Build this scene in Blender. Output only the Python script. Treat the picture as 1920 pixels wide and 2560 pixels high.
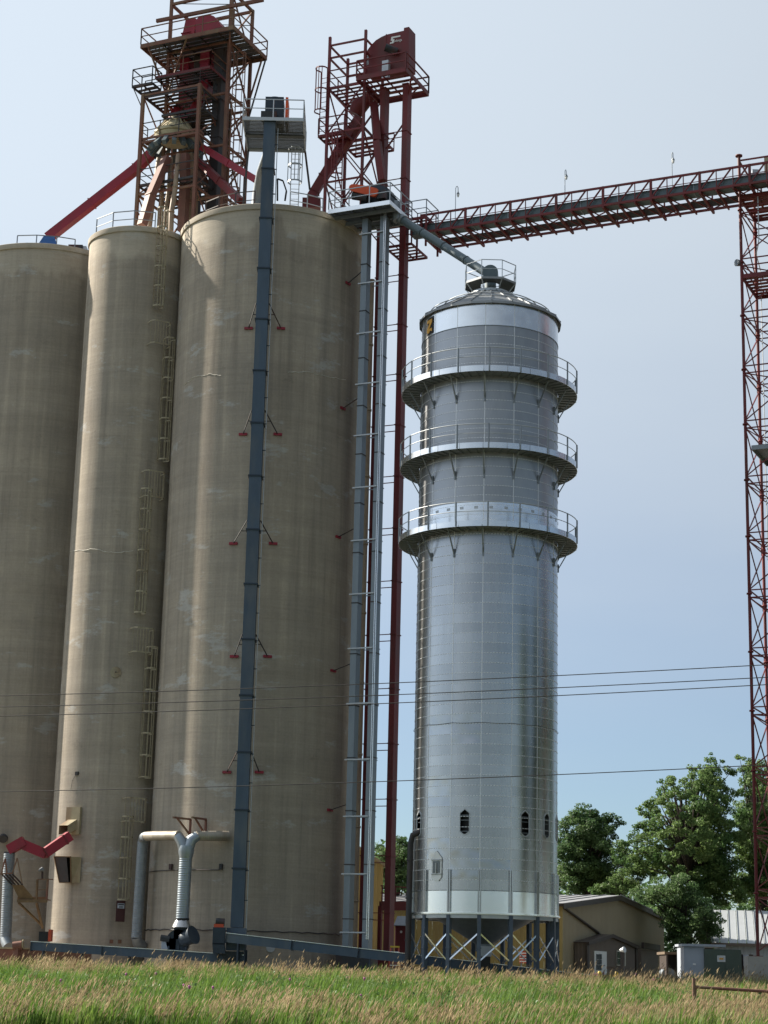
import bpy, math, random
import numpy as np
from mathutils import Matrix, Vector

for o in list(bpy.data.objects):
    bpy.data.objects.remove(o, do_unlink=True)
scene = bpy.context.scene
COL = scene.collection

# ------------------------------------------------------------------ camera
FPX, PITCH, ROLL, ZC = 4700.0, math.atan(1162 / 4700.0), math.radians(1.37), 0.3
CAM = np.array([0.0, 0.0, ZC])
FW = np.array([0, math.cos(PITCH), math.sin(PITCH)])
_up = np.array([0, -math.sin(PITCH), math.cos(PITCH)])
_rt = np.array([1.0, 0, 0])
RT = math.cos(ROLL) * _rt + math.sin(ROLL) * _up
UPV = math.cos(ROLL) * _up - math.sin(ROLL) * _rt
cd = bpy.data.cameras.new('camera')
cam = bpy.data.objects.new('camera', cd)
COL.objects.link(cam)
cd.sensor_fit = 'VERTICAL'; cd.sensor_height = 36.0; cd.sensor_width = 27.0
cd.lens = FPX / 2560.0 * 36.0
cd.clip_start = 0.1; cd.clip_end = 6000.0
cam.matrix_world = Matrix(((RT[0], UPV[0], -FW[0], CAM[0]), (RT[1], UPV[1], -FW[1], CAM[1]),
                           (RT[2], UPV[2], -FW[2], CAM[2]), (0, 0, 0, 1)))
scene.camera = cam

# ------------------------------------------------------------------ sky, sun, exposure
SUN_EL = math.radians(34); SUN_AZ = math.radians(-63.5)      # azimuth from +Y towards +X; the sun stands left and a little beyond
sdir = Vector((math.sin(SUN_AZ) * math.cos(SUN_EL), math.cos(SUN_AZ) * math.cos(SUN_EL), math.sin(SUN_EL)))
world = bpy.data.worlds.new('World'); scene.world = world; world.use_nodes = True
nt = world.node_tree; nt.nodes.clear()
wo = nt.nodes.new('ShaderNodeOutputWorld'); bg = nt.nodes.new('ShaderNodeBackground')
sky = nt.nodes.new('ShaderNodeTexSky'); sky.sky_type = 'NISHITA'; sky.sun_disc = False
sky.sun_elevation = SUN_EL; sky.sun_rotation = SUN_AZ
sky.air_density = 1.0; sky.dust_density = 0.4; sky.ozone_density = 2.0; sky.altitude = 300
# a sheet of thin high cloud over the clear air: thick overhead, thinning out towards the horizon
tc = nt.nodes.new('ShaderNodeTexCoord'); sep = nt.nodes.new('ShaderNodeSeparateXYZ')
mr = nt.nodes.new('ShaderNodeMapRange'); mr.interpolation_type = 'SMOOTHSTEP'
mr.inputs[1].default_value = -0.08; mr.inputs[2].default_value = 0.41; mr.inputs[3].default_value = 0.0; mr.inputs[4].default_value = 0.92
ns = nt.nodes.new('ShaderNodeTexNoise'); ns.inputs['Scale'].default_value = 2.2; ns.inputs['Detail'].default_value = 5
mp = nt.nodes.new('ShaderNodeMapping'); mp.inputs['Scale'].default_value = (1, 1, 3.0)
na = nt.nodes.new('ShaderNodeMapRange'); na.inputs[1].default_value = 0.3; na.inputs[2].default_value = 0.7
na.inputs[3].default_value = -0.045; na.inputs[4].default_value = 0.045
ad = nt.nodes.new('ShaderNodeMath'); ad.operation = 'ADD'
mx = nt.nodes.new('ShaderNodeMix'); mx.data_type = 'RGBA'
tint = nt.nodes.new('ShaderNodeMix'); tint.data_type = 'RGBA'; tint.blend_type = 'MULTIPLY'
tint.inputs[0].default_value = 1.0; tint.inputs[7].default_value = (0.80, 0.90, 1.02, 1)
nt.links.new(tc.outputs['Generated'], sep.inputs[0])
nt.links.new(sep.outputs[2], ad.inputs[0])
nt.links.new(tc.outputs['Generated'], mp.inputs[0]); nt.links.new(mp.outputs[0], ns.inputs['Vector'])
nt.links.new(ns.outputs[0], na.inputs[0]); nt.links.new(na.outputs[0], ad.inputs[1])
nt.links.new(ad.outputs[0], mr.inputs[0]); nt.links.new(mr.outputs[0], mx.inputs[0])
nt.links.new(sky.outputs[0], tint.inputs[6]); nt.links.new(tint.outputs[2], mx.inputs[6])
# the veil scatters forwards: it is brightest round the sun and dims smoothly away from it
dt = nt.nodes.new('ShaderNodeVectorMath'); dt.operation = 'DOT_PRODUCT'; dt.inputs[1].default_value = sdir
nt.links.new(tc.outputs['Generated'], dt.inputs[0])
fw_ = nt.nodes.new('ShaderNodeMapRange'); fw_.interpolation_type = 'SMOOTHSTEP'
fw_.inputs[1].default_value = -0.75; fw_.inputs[2].default_value = 1.0; fw_.inputs[3].default_value = 0.20; fw_.inputs[4].default_value = 1.32
nt.links.new(dt.outputs['Value'], fw_.inputs[0])
vl = nt.nodes.new('ShaderNodeVectorMath'); vl.operation = 'SCALE'; vl.inputs[0].default_value = (5.45, 6.12, 6.8)
nt.links.new(fw_.outputs[0], vl.inputs['Scale']); nt.links.new(vl.outputs[0], mx.inputs[7])
nt.links.new(mx.outputs[2], bg.inputs[0]); bg.inputs[1].default_value = 0.05
nt.links.new(bg.outputs[0], wo.inputs[0])
sl = bpy.data.lights.new('sun', 'SUN'); sun = bpy.data.objects.new('sun', sl); COL.objects.link(sun)
sl.energy = 5.0; sl.angle = math.radians(0.6); sl.color = (1.0, 0.91, 0.77)
sun.rotation_euler = sdir.to_track_quat('Z', 'Y').to_euler()
sun.location = (-60, 60, 90)
scene.view_settings.view_transform = 'Standard'; scene.view_settings.look = 'None'
scene.view_settings.exposure = 1.2; scene.view_settings.gamma = 1.0
scene.view_settings.use_curve_mapping = False
scene.render.engine = 'CYCLES'

# ------------------------------------------------------------------ from the photograph's pixels to points in the place
CR = dict(A=(300, 0, 3.456), B=(780, 50, 3.685), C=(560, 220, 3.0722), D=(0, 350, 3.318), E=(960, 380, 3.19),
          F=(1440, 350, 3.456), G=(980, 640, 2.8354), H=(980, 1400, 3.456), I=(960, 1980, 3.318), J=(0, 1980, 2.6758),
          K=(500, 2100, 2.765), L=(1360, 1850, 2.9625), T=(0, 0, 1 / 1.1573))
def ray(c, x, y):
    a, b, k = CR[c]
    d = FW * FPX + RT * (a + x / k - 960) - UPV * (b + y / k - 1280)
    return d / np.linalg.norm(d)
def Z(c, x, y, Y):
    d = ray(c, x, y); return CAM + d * (Y / d[1])
def HZ(c, x, y, z):
    d = ray(c, x, y); return CAM + d * ((z - ZC) / d[2])
def PL(c, x, y, O, n):
    d = ray(c, x, y); n = np.array(n, float); return CAM + d * (((np.array(O, float) - CAM) @ n) / (d @ n))
_a = math.radians(-24.5)
U = np.array([math.cos(_a), math.sin(_a), 0.0]); V = np.array([-math.sin(_a), math.cos(_a), 0.0]); K3 = np.array([0, 0, 1.0])
def A3(*p): return np.array(p, float)

# ------------------------------------------------------------------ materials
MATS = {}
def mat(name, col, rough=0.6, metal=0.0, var=0.18, scale=3.0, stretch=(1, 1, 1), bump=0.0, bscale=40.0, dirt=None, dirt_amt=0.0,
        dirt_scale=1.2, dirt_stretch=(1, 1, 0.25), rnd=0.0, spec=0.4, rvar=0.1):
    m = bpy.data.materials.new(name); m.use_nodes = True; MATS[name] = m
    t = m.node_tree; b = t.nodes['Principled BSDF']
    g = t.nodes.new('ShaderNodeNewGeometry')
    mpn = t.nodes.new('ShaderNodeMapping'); mpn.inputs['Scale'].default_value = stretch
    t.links.new(g.outputs['Position'], mpn.inputs[0])
    n = t.nodes.new('ShaderNodeTexNoise'); n.inputs['Scale'].default_value = scale; n.inputs['Detail'].default_value = 6
    n.inputs['Roughness'].default_value = 0.65
    t.links.new(mpn.outputs[0], n.inputs['Vector'])
    r = t.nodes.new('ShaderNodeMapRange'); r.inputs[1].default_value = 0.25; r.inputs[2].default_value = 0.75
    r.inputs[3].default_value = 1 - var; r.inputs[4].default_value = 1 + var
    t.links.new(n.outputs[0], r.inputs[0])
    val = r.outputs[0]
    if rnd:
        oi = t.nodes.new('ShaderNodeObjectInfo'); rr = t.nodes.new('ShaderNodeMapRange')
        rr.inputs[3].default_value = 1 - rnd; rr.inputs[4].default_value = 1 + rnd
        t.links.new(oi.outputs['Random'], rr.inputs[0])
        mm = t.nodes.new('ShaderNodeMath'); mm.operation = 'MULTIPLY'
        t.links.new(val, mm.inputs[0]); t.links.new(rr.outputs[0], mm.inputs[1]); val = mm.outputs[0]
    mul = t.nodes.new('ShaderNodeVectorMath'); mul.operation = 'SCALE'; mul.inputs[0].default_value = col
    t.links.new(val, mul.inputs['Scale'])
    colout = mul.outputs[0]
    if dirt:
        mp2 = t.nodes.new('ShaderNodeMapping'); mp2.inputs['Scale'].default_value = dirt_stretch
        t.links.new(g.outputs['Position'], mp2.inputs[0])
        n2 = t.nodes.new('ShaderNodeTexNoise'); n2.inputs['Scale'].default_value = dirt_scale; n2.inputs['Detail'].default_value = 8
        t.links.new(mp2.outputs[0], n2.inputs['Vector'])
        r2 = t.nodes.new('ShaderNodeMapRange'); r2.inputs[1].default_value = 0.48; r2.inputs[2].default_value = 0.68
        r2.inputs[3].default_value = 0; r2.inputs[4].default_value = dirt_amt
        t.links.new(n2.outputs[0], r2.inputs[0])
        mxn = t.nodes.new('ShaderNodeMix'); mxn.data_type = 'RGBA'; mxn.inputs[7].default_value = (*dirt, 1)
        t.links.new(r2.outputs[0], mxn.inputs[0]); t.links.new(colout, mxn.inputs[6]); colout = mxn.outputs[2]
    t.links.new(colout, b.inputs['Base Color'])
    rg = t.nodes.new('ShaderNodeMapRange'); rg.inputs[3].default_value = max(rough - rvar, 0.02); rg.inputs[4].default_value = min(rough + rvar, 1)
    t.links.new(n.outputs[0], rg.inputs[0]); t.links.new(rg.outputs[0], b.inputs['Roughness'])
    b.inputs['Metallic'].default_value = metal
    b.inputs['Specular IOR Level'].default_value = spec
    if bump:
        nb = t.nodes.new('ShaderNodeTexNoise'); nb.inputs['Scale'].default_value = bscale; nb.inputs['Detail'].default_value = 4 if bscale > 5 else 1
        t.links.new(g.outputs['Position'], nb.inputs['Vector'])
        bp = t.nodes.new('ShaderNodeBump'); bp.inputs['Strength'].default_value = bump; bp.inputs['Distance'].default_value = 0.02 if bscale > 5 else 0.08
        t.links.new(nb.outputs[0], bp.inputs['Height']); t.links.new(bp.outputs[0], b.inputs['Normal'])
    return m
RUSTC = (0.10, 0.045, 0.025)
mat('galv', (0.47, 0.475, 0.485), 0.27, 0.92, 0.10, 1.6, (1, 1, 0.12), rnd=0.07, rvar=0.05)
mat('galv_dented', (0.46, 0.47, 0.485), 0.26, 0.92, 0.08, 1.2, rnd=0.06, rvar=0.05, bump=0.9, bscale=0.9)
mat('galv_roof', (0.26, 0.275, 0.29), 0.55, 0.6, 0.12, 2.0, rnd=0.08)
mat('rust_yellow', (0.17, 0.115, 0.06), 0.7, 0.0, 0.3, 4.0, dirt=(0.12, 0.06, 0.03), dirt_amt=0.7)
mat('cream_tan', (0.44, 0.39, 0.26), 0.6, 0.0, 0.2, 2.5, dirt=(0.24, 0.13, 0.07), dirt_amt=0.6)
mat('duct_tan', (0.34, 0.31, 0.26), 0.5, 0.5, 0.2, 2.0, dirt=(0.25, 0.19, 0.13), dirt_amt=0.6)
mat('galv_screen', (0.36, 0.37, 0.39), 0.36, 0.85, 0.08, 2.5, (1, 1, 0.3), rnd=0.06)
mat('galv_bright', (0.86, 0.88, 0.90), 0.24, 0.95, 0.06, 2.0, rnd=0.03)
mat('galv_pale', (0.46, 0.49, 0.52), 0.5, 0.6, 0.12, 4.0)
mat('galv_dull', (0.22, 0.245, 0.27), 0.5, 0.6, 0.2, 4.0)
mat('casing_galv', (0.20, 0.235, 0.265), 0.45, 0.6, 0.15, 2.0, (1, 1, 0.3))
mat('grating', (0.10, 0.11, 0.115), 0.6, 0.5, 0.25, 4.0)
mat('duct', (0.30, 0.34, 0.375), 0.42, 0.8, 0.12, 3.0)
mat('seam', (0.74, 0.76, 0.79), 0.45, 0.45, 0.2, 30.0)
mat('blue_leg', (0.055, 0.085, 0.125), 0.5, 0.1, 0.2, 1.5, (1, 1, 0.3), dirt=(0.12, 0.135, 0.145), dirt_amt=0.55, rnd=0.12)
mat('blue_steel', (0.075, 0.10, 0.14), 0.5, 0.2, 0.2, 2.0, dirt=(0.05, 0.05, 0.05), dirt_amt=0.4)
mat('dark_blue', (0.022, 0.036, 0.055), 0.45, 0.1, 0.25, 3.0)
mat('pipe_grey', (0.10, 0.135, 0.155), 0.45, 0.2, 0.15, 2.0)
mat('red', (0.15, 0.020, 0.024), 0.55, 0.0, 0.18, 1.6, (1, 1, 0.4), dirt=(0.085, 0.03, 0.024), dirt_amt=0.65, rnd=0.12)
mat('red_bright', (0.27, 0.018, 0.038), 0.5, 0.0, 0.15, 1.6, dirt=(0.14, 0.03, 0.035), dirt_amt=0.5)
mat('rust_steel', (0.175, 0.080, 0.058), 0.75, 0.0, 0.35, 2.5, (1, 1, 0.4), dirt=(0.20, 0.15, 0.09), dirt_amt=0.7)
mat('dark_steel', (0.045, 0.045, 0.05), 0.6, 0.2, 0.3, 2.5, dirt=RUSTC, dirt_amt=0.5)
mat('tan_paint', (0.32, 0.275, 0.175), 0.6, 0.0, 0.2, 2.5, dirt=(0.20, 0.10, 0.05), dirt_amt=0.6)
mat('tan_pipe', (0.31, 0.24, 0.17), 0.55, 0.0, 0.2, 2.0, dirt=(0.22, 0.12, 0.09), dirt_amt=0.6)
mat('rose_spout', (0.22, 0.105, 0.085), 0.6, 0.0, 0.22, 2.0, dirt=(0.19, 0.11, 0.08), dirt_amt=0.6)
mat('yellow_rail', (0.33, 0.295, 0.21), 0.65, 0.0, 0.25, 5.0, dirt=(0.14, 0.08, 0.04), dirt_amt=0.6)
mat('orange', (0.62, 0.085, 0.022), 0.5, 0.0, 0.1, 3.0)
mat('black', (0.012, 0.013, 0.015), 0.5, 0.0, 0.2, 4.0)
mat('motor', (0.03, 0.035, 0.04), 0.5, 0.2, 0.3, 6.0, dirt=(0.12, 0.03, 0.02), dirt_amt=0.6)
mat('white', (0.74, 0.75, 0.75), 0.5, 0.0, 0.06, 4.0)
mat('cream', (0.62, 0.60, 0.52), 0.6, 0.0, 0.1, 4.0)
mat('pane', (0.05, 0.06, 0.07), 0.12, 0.0, 0.2, 1.0, spec=0.8)
mat('logo_orange', (0.62, 0.33, 0.06), 0.5, 0.0, 0.08, 4.0)
mat('siding_yellow', (0.36, 0.27, 0.105), 0.6, 0.0, 0.08, 0.7, dirt=(0.25, 0.19, 0.09), dirt_amt=0.5)
mat('siding_tan', (0.31, 0.265, 0.185), 0.6, 0.0, 0.08, 0.7)
mat('siding_brown', (0.155, 0.125, 0.105), 0.6, 0.0, 0.08, 0.7)
mat('trim_brown', (0.05, 0.038, 0.033), 0.5, 0.0, 0.1, 2.0)
mat('roof_pale', (0.30, 0.30, 0.31), 0.45, 0.2, 0.08, 0.5, dirt=(0.42, 0.40, 0.38), dirt_amt=0.4)
mat('roof_white', (0.36, 0.385, 0.41), 0.5, 0.0, 0.05, 0.6)
mat('wall_grey', (0.42, 0.44, 0.47), 0.7, 0.0, 0.1, 0.8)
mat('cabinet_green', (0.075, 0.10, 0.08), 0.55, 0.0, 0.12, 1.5)
mat('cabinet_grey', (0.36, 0.40, 0.46), 0.55, 0.0, 0.08, 1.5)
mat('bark', (0.045, 0.036, 0.03), 0.9, 0.0, 0.35, 4.0, (1, 1, 0.3))
mat('wood_pole', (0.13, 0.095, 0.065), 0.85, 0.0, 0.3, 4.0, (1, 1, 0.2))
mat('cable', (0.02, 0.02, 0.022), 0.6, 0.0, 0.1, 2.0)
mat('pad', (0.36, 0.34, 0.31), 0.85, 0.0, 0.15, 1.5, bump=0.2)
mat('bluetarp', (0.03, 0.12, 0.36), 0.5, 0.0, 0.1, 2.0)
mat('ladder_red', (0.45, 0.07, 0.03), 0.5, 0.0, 0.1, 3.0)
mat('yellow', (0.60, 0.42, 0.05), 0.5, 0.0, 0.1, 3.0)
mat('sign_red', (0.05, 0.012, 0.013), 0.5, 0.0, 0.1, 3.0)
mat('flower', (0.42, 0.12, 0.30), 0.8, 0.0, 0.2, 9.0)

def leaf_mat(name, c1, c2, scale=0.35, trans=0.4, rough=0.55):
    m = bpy.data.materials.new(name); m.use_nodes = True; MATS[name] = m
    t = m.node_tree; b = t.nodes['Principled BSDF']; out = t.nodes['Material Output']
    g = t.nodes.new('ShaderNodeNewGeometry')
    n = t.nodes.new('ShaderNodeTexNoise'); n.inputs['Scale'].default_value = scale; n.inputs['Detail'].default_value = 6
    t.links.new(g.outputs['Position'], n.inputs['Vector'])
    r = t.nodes.new('ShaderNodeValToRGB'); r.color_ramp.elements[0].position = 0.36; r.color_ramp.elements[1].position = 0.64
    r.color_ramp.elements[0].color = (*c1, 1); r.color_ramp.elements[1].color = (*c2, 1)
    t.links.new(n.outputs[0], r.inputs[0])
    isl = t.nodes.new('ShaderNodeMapRange'); isl.inputs[3].default_value = 0.65; isl.inputs[4].default_value = 1.35
    t.links.new(g.outputs['Random Per Island'], isl.inputs[0])
    sc = t.nodes.new('ShaderNodeVectorMath'); sc.operation = 'SCALE'
    t.links.new(r.outputs[0], sc.inputs[0]); t.links.new(isl.outputs[0], sc.inputs['Scale'])
    t.links.new(sc.outputs[0], b.inputs['Base Color']); b.inputs['Roughness'].default_value = rough
    b.inputs['Specular IOR Level'].default_value = 0.3
    tr = t.nodes.new('ShaderNodeBsdfTranslucent'); t.links.new(sc.outputs[0], tr.inputs[0])
    mxs = t.nodes.new('ShaderNodeMixShader'); mxs.inputs[0].default_value = trans
    t.links.new(b.outputs[0], mxs.inputs[1]); t.links.new(tr.outputs[0], mxs.inputs[2]); t.links.new(mxs.outputs[0], out.inputs[0])
    return m
leaf_mat('leaf', (0.070, 0.140, 0.044), (0.165, 0.240, 0.082), trans=0.5)
leaf_mat('leaf_dark', (0.054, 0.112, 0.042), (0.118, 0.185, 0.068), trans=0.45)
leaf_mat('grass_green', (0.070, 0.145, 0.022), (0.150, 0.235, 0.045), 0.8)
leaf_mat('grass_dry', (0.25, 0.195, 0.115), (0.42, 0.335, 0.215), 0.8)
leaf_mat('weed', (0.06, 0.125, 0.035), (0.11, 0.19, 0.06), 0.9)

def concrete_mat(name, seed):
    m = bpy.data.materials.new(name); m.use_nodes = True; MATS[name] = m
    t = m.node_tree; N = t.nodes; LK = t.links.new; b = N['Principled BSDF']
    g = N.new('ShaderNodeNewGeometry')
    off = N.new('ShaderNodeVectorMath'); off.operation = 'ADD'; off.inputs[1].default_value = (seed * 7.3, seed * 3.1, 0)
    LK(g.outputs['Position'], off.inputs[0])
    def noise(scale, stretch, detail=6, rough=0.6, raw=False):
        mpn = N.new('ShaderNodeMapping'); mpn.inputs['Scale'].default_value = stretch
        LK((g.outputs['Position'] if raw else off.outputs[0]), mpn.inputs[0])
        n = N.new('ShaderNodeTexNoise'); n.inputs['Scale'].default_value = scale; n.inputs['Detail'].default_value = detail
        n.inputs['Roughness'].default_value = rough; LK(mpn.outputs[0], n.inputs['Vector']); return n.outputs[0]
    def rng(v, a, b_, c, d):
        r = N.new('ShaderNodeMapRange'); r.inputs[1].default_value = a; r.inputs[2].default_value = b_
        r.inputs[3].default_value = c; r.inputs[4].default_value = d; LK(v, r.inputs[0]); return r.outputs[0]
    def mth(op, a, b_):
        x = N.new('ShaderNodeMath'); x.operation = op
        for i, q in enumerate((a, b_)):
            if isinstance(q, (int, float)): x.inputs[i].default_value = q
            else: LK(q, x.inputs[i])
        return x.outputs[0]
    def mixc(fac, a, col):
        x = N.new('ShaderNodeMix'); x.data_type = 'RGBA'; LK(fac, x.inputs[0])
        if isinstance(a, tuple): x.inputs[6].default_value = (*a, 1)
        else: LK(a, x.inputs[6])
        x.inputs[7].default_value = (*col, 1); return x.outputs[2]
    runs = noise(1.1, (1, 1, 0.12), 7, 0.75); mott = noise(0.75, (1, 1, 1.6), 7, 0.7)
    big = noise(0.16, (1, 1, 0.7)); lines = noise(1.0, (0.25, 0.25, 9.0), 5, 0.7)
    courses = noise(1.0, (0.05, 0.05, 0.9), 3); streak = noise(1.6, (1, 1, 0.035), 5, 0.65); fine = noise(9.0, (1, 1, 1), 5, 0.7)
    c = mixc(rng(big, 0.35, 0.65, 0, 1), (0.385, 0.338, 0.275), (0.310, 0.276, 0.232))
    c = mixc(rng(streak, 0.50, 0.70, 0, 0.75), c, (0.225, 0.200, 0.170))
    c = mixc(rng(streak, 0.45, 0.30, 0, 0.65), c, (0.47, 0.41, 0.33))
    # pale repair patches, each with an outline of its own
    patch = noise(0.30, (1, 1, 2.4), 7, 0.7)
    c = mixc(rng(patch, 0.585, 0.64, 0, 0.55), c, (0.46, 0.47, 0.47))
    dark = noise(0.45, (1, 1, 2.0), 8, 0.75)
    c = mixc(rng(dark, 0.60, 0.70, 0, 0.55), c, (0.19, 0.165, 0.14))
    c = mixc(rng(runs, 0.58, 0.72, 0, 0.45), c, (0.185, 0.150, 0.120))
    c = mixc(rng(mott, 0.42, 0.66, 0, 0.30), c, (0.24, 0.22, 0.20))
    # scoured pale collar under the rim
    sp = N.new('ShaderNodeSeparateXYZ'); LK(g.outputs['Position'], sp.inputs[0])
    zz = mth('ADD', sp.outputs[2], rng(noise(0.35, (1, 1, 0.3), 6), 0.3, 0.7, -1.2, 1.2))
    c = mixc(mth('MULTIPLY', rng(zz, 41.7, 42.2, 0, 1), 0.45), c, (0.54, 0.49, 0.41))
    v = mth('MULTIPLY', rng(lines, 0.3, 0.7, 0.93, 1.07), rng(fine, 0.3, 0.7, 0.93, 1.07))
    v = mth('MULTIPLY', v, rng(courses, 0.33, 0.67, 0.92, 1.06))
    s = N.new('ShaderNodeVectorMath'); s.operation = 'SCALE'; LK(c, s.inputs[0]); LK(v, s.inputs['Scale'])
    LK(s.outputs[0], b.inputs['Base Color']); b.inputs['Roughness'].default_value = 0.9; b.inputs['Specular IOR Level'].default_value = 0.2
    bp = N.new('ShaderNodeBump'); bp.inputs['Strength'].default_value = 0.35; bp.inputs['Distance'].default_value = 0.03
    LK(mth('ADD', lines, mth('MULTIPLY', fine, 0.5)), bp.inputs['Height']); LK(bp.outputs[0], b.inputs['Normal'])
for i in range(3): concrete_mat('concrete_%d' % i, i + 1)

# ------------------------------------------------------------------ builders
WM = {}
PLACE = None
def _link(o, parent, M):
    if PLACE is not None: M = PLACE @ M
    COL.objects.link(o)
    o.matrix_basis = M
    if parent is not None:
        o.parent = parent; o.matrix_parent_inverse = WM[parent.name].inverted_safe()
    WM[o.name] = M.copy()
    return o
def tag(o, label=None, cat=None, group=None, kind=None):
    if label: o['label'] = label
    if cat: o['category'] = cat
    if group: o['group'] = group
    if kind: o['kind'] = kind
    return o
def thing(name, loc, label, cat, group=None):
    o = bpy.data.objects.new(name, None); o.empty_display_size = 0.3
    _link(o, None, Matrix.Translation(Vector(loc)))
    return tag(o, label, cat, group)
def mesh(name, verts, faces, m, parent=None, smooth=False, label=None, cat=None, group=None, kind=None, origin=None, sharp=None):
    verts = np.array(verts, float)
    c = verts.mean(0) if origin is None else np.array(origin, float)
    me = bpy.data.meshes.new(name)
    me.from_pydata([tuple(v) for v in verts - c], [], faces)
    me.materials.append(MATS[m])
    if smooth:
        me.polygons.foreach_set('use_smooth', [True] * len(me.polygons))
        if sharp: me.set_sharp_from_angle(angle=math.radians(sharp))
    me.update()
    o = bpy.data.objects.new(name, me)
    _link(o, parent, Matrix.Translation(Vector(c)))
    return tag(o, label, cat, group, kind)
CUBE_V = [(x, y, z) for x in (-.5, .5) for y in (-.5, .5) for z in (-.5, .5)]
CUBE_F = [(0, 1, 3, 2), (4, 6, 7, 5), (0, 4, 5, 1), (2, 3, 7, 6), (0, 2, 6, 4), (1, 5, 7, 3)]
_shared = {}
def shared(kind, m, n=10):
    key = (kind, m, n)
    if key not in _shared:
        me = bpy.data.meshes.new(kind + '_' + m)
        if kind == 'box': me.from_pydata(CUBE_V, [], CUBE_F)
        else:
            vs = []; fs = []
            for i in range(n):
                a = 2 * math.pi * i / n
                vs += [(-.5, math.cos(a), math.sin(a)), (.5, math.cos(a), math.sin(a))]
            for i in range(n):
                j = (i + 1) % n; fs.append((2 * i, 2 * j, 2 * j + 1, 2 * i + 1))
            fs.append(tuple(2 * i for i in range(n))[::-1]); fs.append(tuple(2 * i + 1 for i in range(n)))
            me.from_pydata(vs, [], fs)
            sm = [True] * n + [False, False]; me.polygons.foreach_set('use_smooth', sm)
        me.materials.append(MATS[m]); me.update(); _shared[key] = me
    return _shared[key]
def frame(a, b, up=None):
    d = b - a; L = np.linalg.norm(d); d = d / L
    if up is None: up = K3 if abs(d[2]) < 0.97 else V
    s = np.cross(up, d); s /= np.linalg.norm(s); t = np.cross(d, s)
    return d, s, t, L
def bar(name, parent, a, b, w, m, h=None, up=None):
    a = np.array(a, float); b = np.array(b, float); h = w if h is None else h
    d, s, t, L = frame(a, b, up); c = (a + b) / 2
    M = Matrix(((d[0] * L, s[0] * w, t[0] * h, c[0]), (d[1] * L, s[1] * w, t[1] * h, c[1]), (d[2] * L, s[2] * w, t[2] * h, c[2]), (0, 0, 0, 1)))
    return _link(bpy.data.objects.new(name, shared('box', m)), parent, M)
def pipe(name, parent, a, b, r, m, n=10):
    a = np.array(a, float); b = np.array(b, float)
    d, s, t, L = frame(a, b); c = (a + b) / 2
    M = Matrix(((d[0] * L, s[0] * r, t[0] * r, c[0]), (d[1] * L, s[1] * r, t[1] * r, c[1]), (d[2] * L, s[2] * r, t[2] * r, c[2]), (0, 0, 0, 1)))
    return _link(bpy.data.objects.new(name, shared('cyl', m, n)), parent, M)
def boxgeo(a, b, w, h=None, up=None):
    a = np.array(a, float); b = np.array(b, float); h = w if h is None else h
    d, s, t, L = frame(a, b, up); c = (a + b) / 2
    return [c + d * L * v[0] + s * w * v[1] + t * h * v[2] for v in CUBE_V]
def bars(name, parent, lst, m, **kw):
    vs = []; fs = []
    for it in lst:
        o = len(vs); vs += boxgeo(*it); fs += [tuple(o + i for i in f) for f in CUBE_F]
    return mesh(name, vs, fs, m, parent, **kw)
def obox(name, parent, O, ax, ay, az, m, **kw):
    """box from a corner and three edge vectors"""
    O = np.array(O, float); vs = [O + ax * i + ay * j + az * k for i in (0, 1) for j in (0, 1) for k in (0, 1)]
    return mesh(name, vs, CUBE_F, m, parent, **kw)
def tubegeo(pts, r, n=8):
    pts = [np.array(p, float) for p in pts]; vs = []; fs = []
    rr = r if hasattr(r, '__len__') else [r] * len(pts)
    s_prev = None
    for i, p in enumerate(pts):
        d = pts[min(i + 1, len(pts) - 1)] - pts[max(i - 1, 0)]; d = d / np.linalg.norm(d)
        if s_prev is None:
            up = K3 if abs(d[2]) < 0.9 else A3(1, 0, 0); s = np.cross(up, d)
        else: s = s_prev - d * (s_prev @ d)
        s = s / np.linalg.norm(s); s_prev = s; t = np.cross(d, s)
        for k in range(n):
            a = 2 * math.pi * k / n; vs.append(p + (s * math.cos(a) + t * math.sin(a)) * rr[i])
    for i in range(len(pts) - 1):
        for k in range(n):
            j = (k + 1) % n; fs.append((i * n + k, i * n + j, (i + 1) * n + j, (i + 1) * n + k))
    fs.append(tuple(range(n))[::-1]); fs.append(tuple((len(pts) - 1) * n + k for k in range(n)))
    return vs, fs
def tube(name, parent, pts, r, m, n=8, **kw):
    vs, fs = tubegeo(pts, r, n); return mesh(name, vs, fs, m, parent, smooth=True, sharp=50, **kw)
def lathe(name, parent, cx, cy, prof, m, n=64, cap=True, smooth=True, sharp=40, **kw):
    vs = []; fs = []
    for (r, z) in prof:
        for k in range(n):
            a = 2 * math.pi * k / n; vs.append((cx + r * math.cos(a), cy + r * math.sin(a), z))
    for i in range(len(prof) - 1):
        for k in range(n):
            j = (k + 1) % n; fs.append((i * n + k, i * n + j, (i + 1) * n + j, (i + 1) * n + k))
    if cap:
        fs.append(tuple(range(n))[::-1]); fs.append(tuple((len(prof) - 1) * n + k for k in range(n)))
    return mesh(name, vs, fs, m, parent, smooth=smooth, sharp=sharp, origin=(cx, cy, prof[0][1]), **kw)
def extrude(name, parent, outline, ext, m, **kw):
    """closed planar outline (world points) pushed along ext"""
    n = len(outline); ext = np.array(ext, float); a = [np.array(p, float) for p in outline]
    vs = a + [p + ext for p in a]
    fs = [tuple(range(n))[::-1], tuple(range(n, 2 * n))] + [(i, (i + 1) % n, n + (i + 1) % n, n + i) for i in range(n)]
    return mesh(name, vs, fs, m, parent, **kw)
def interp(a, b, t): return np.array(a) * (1 - t) + np.array(b) * t

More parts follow.
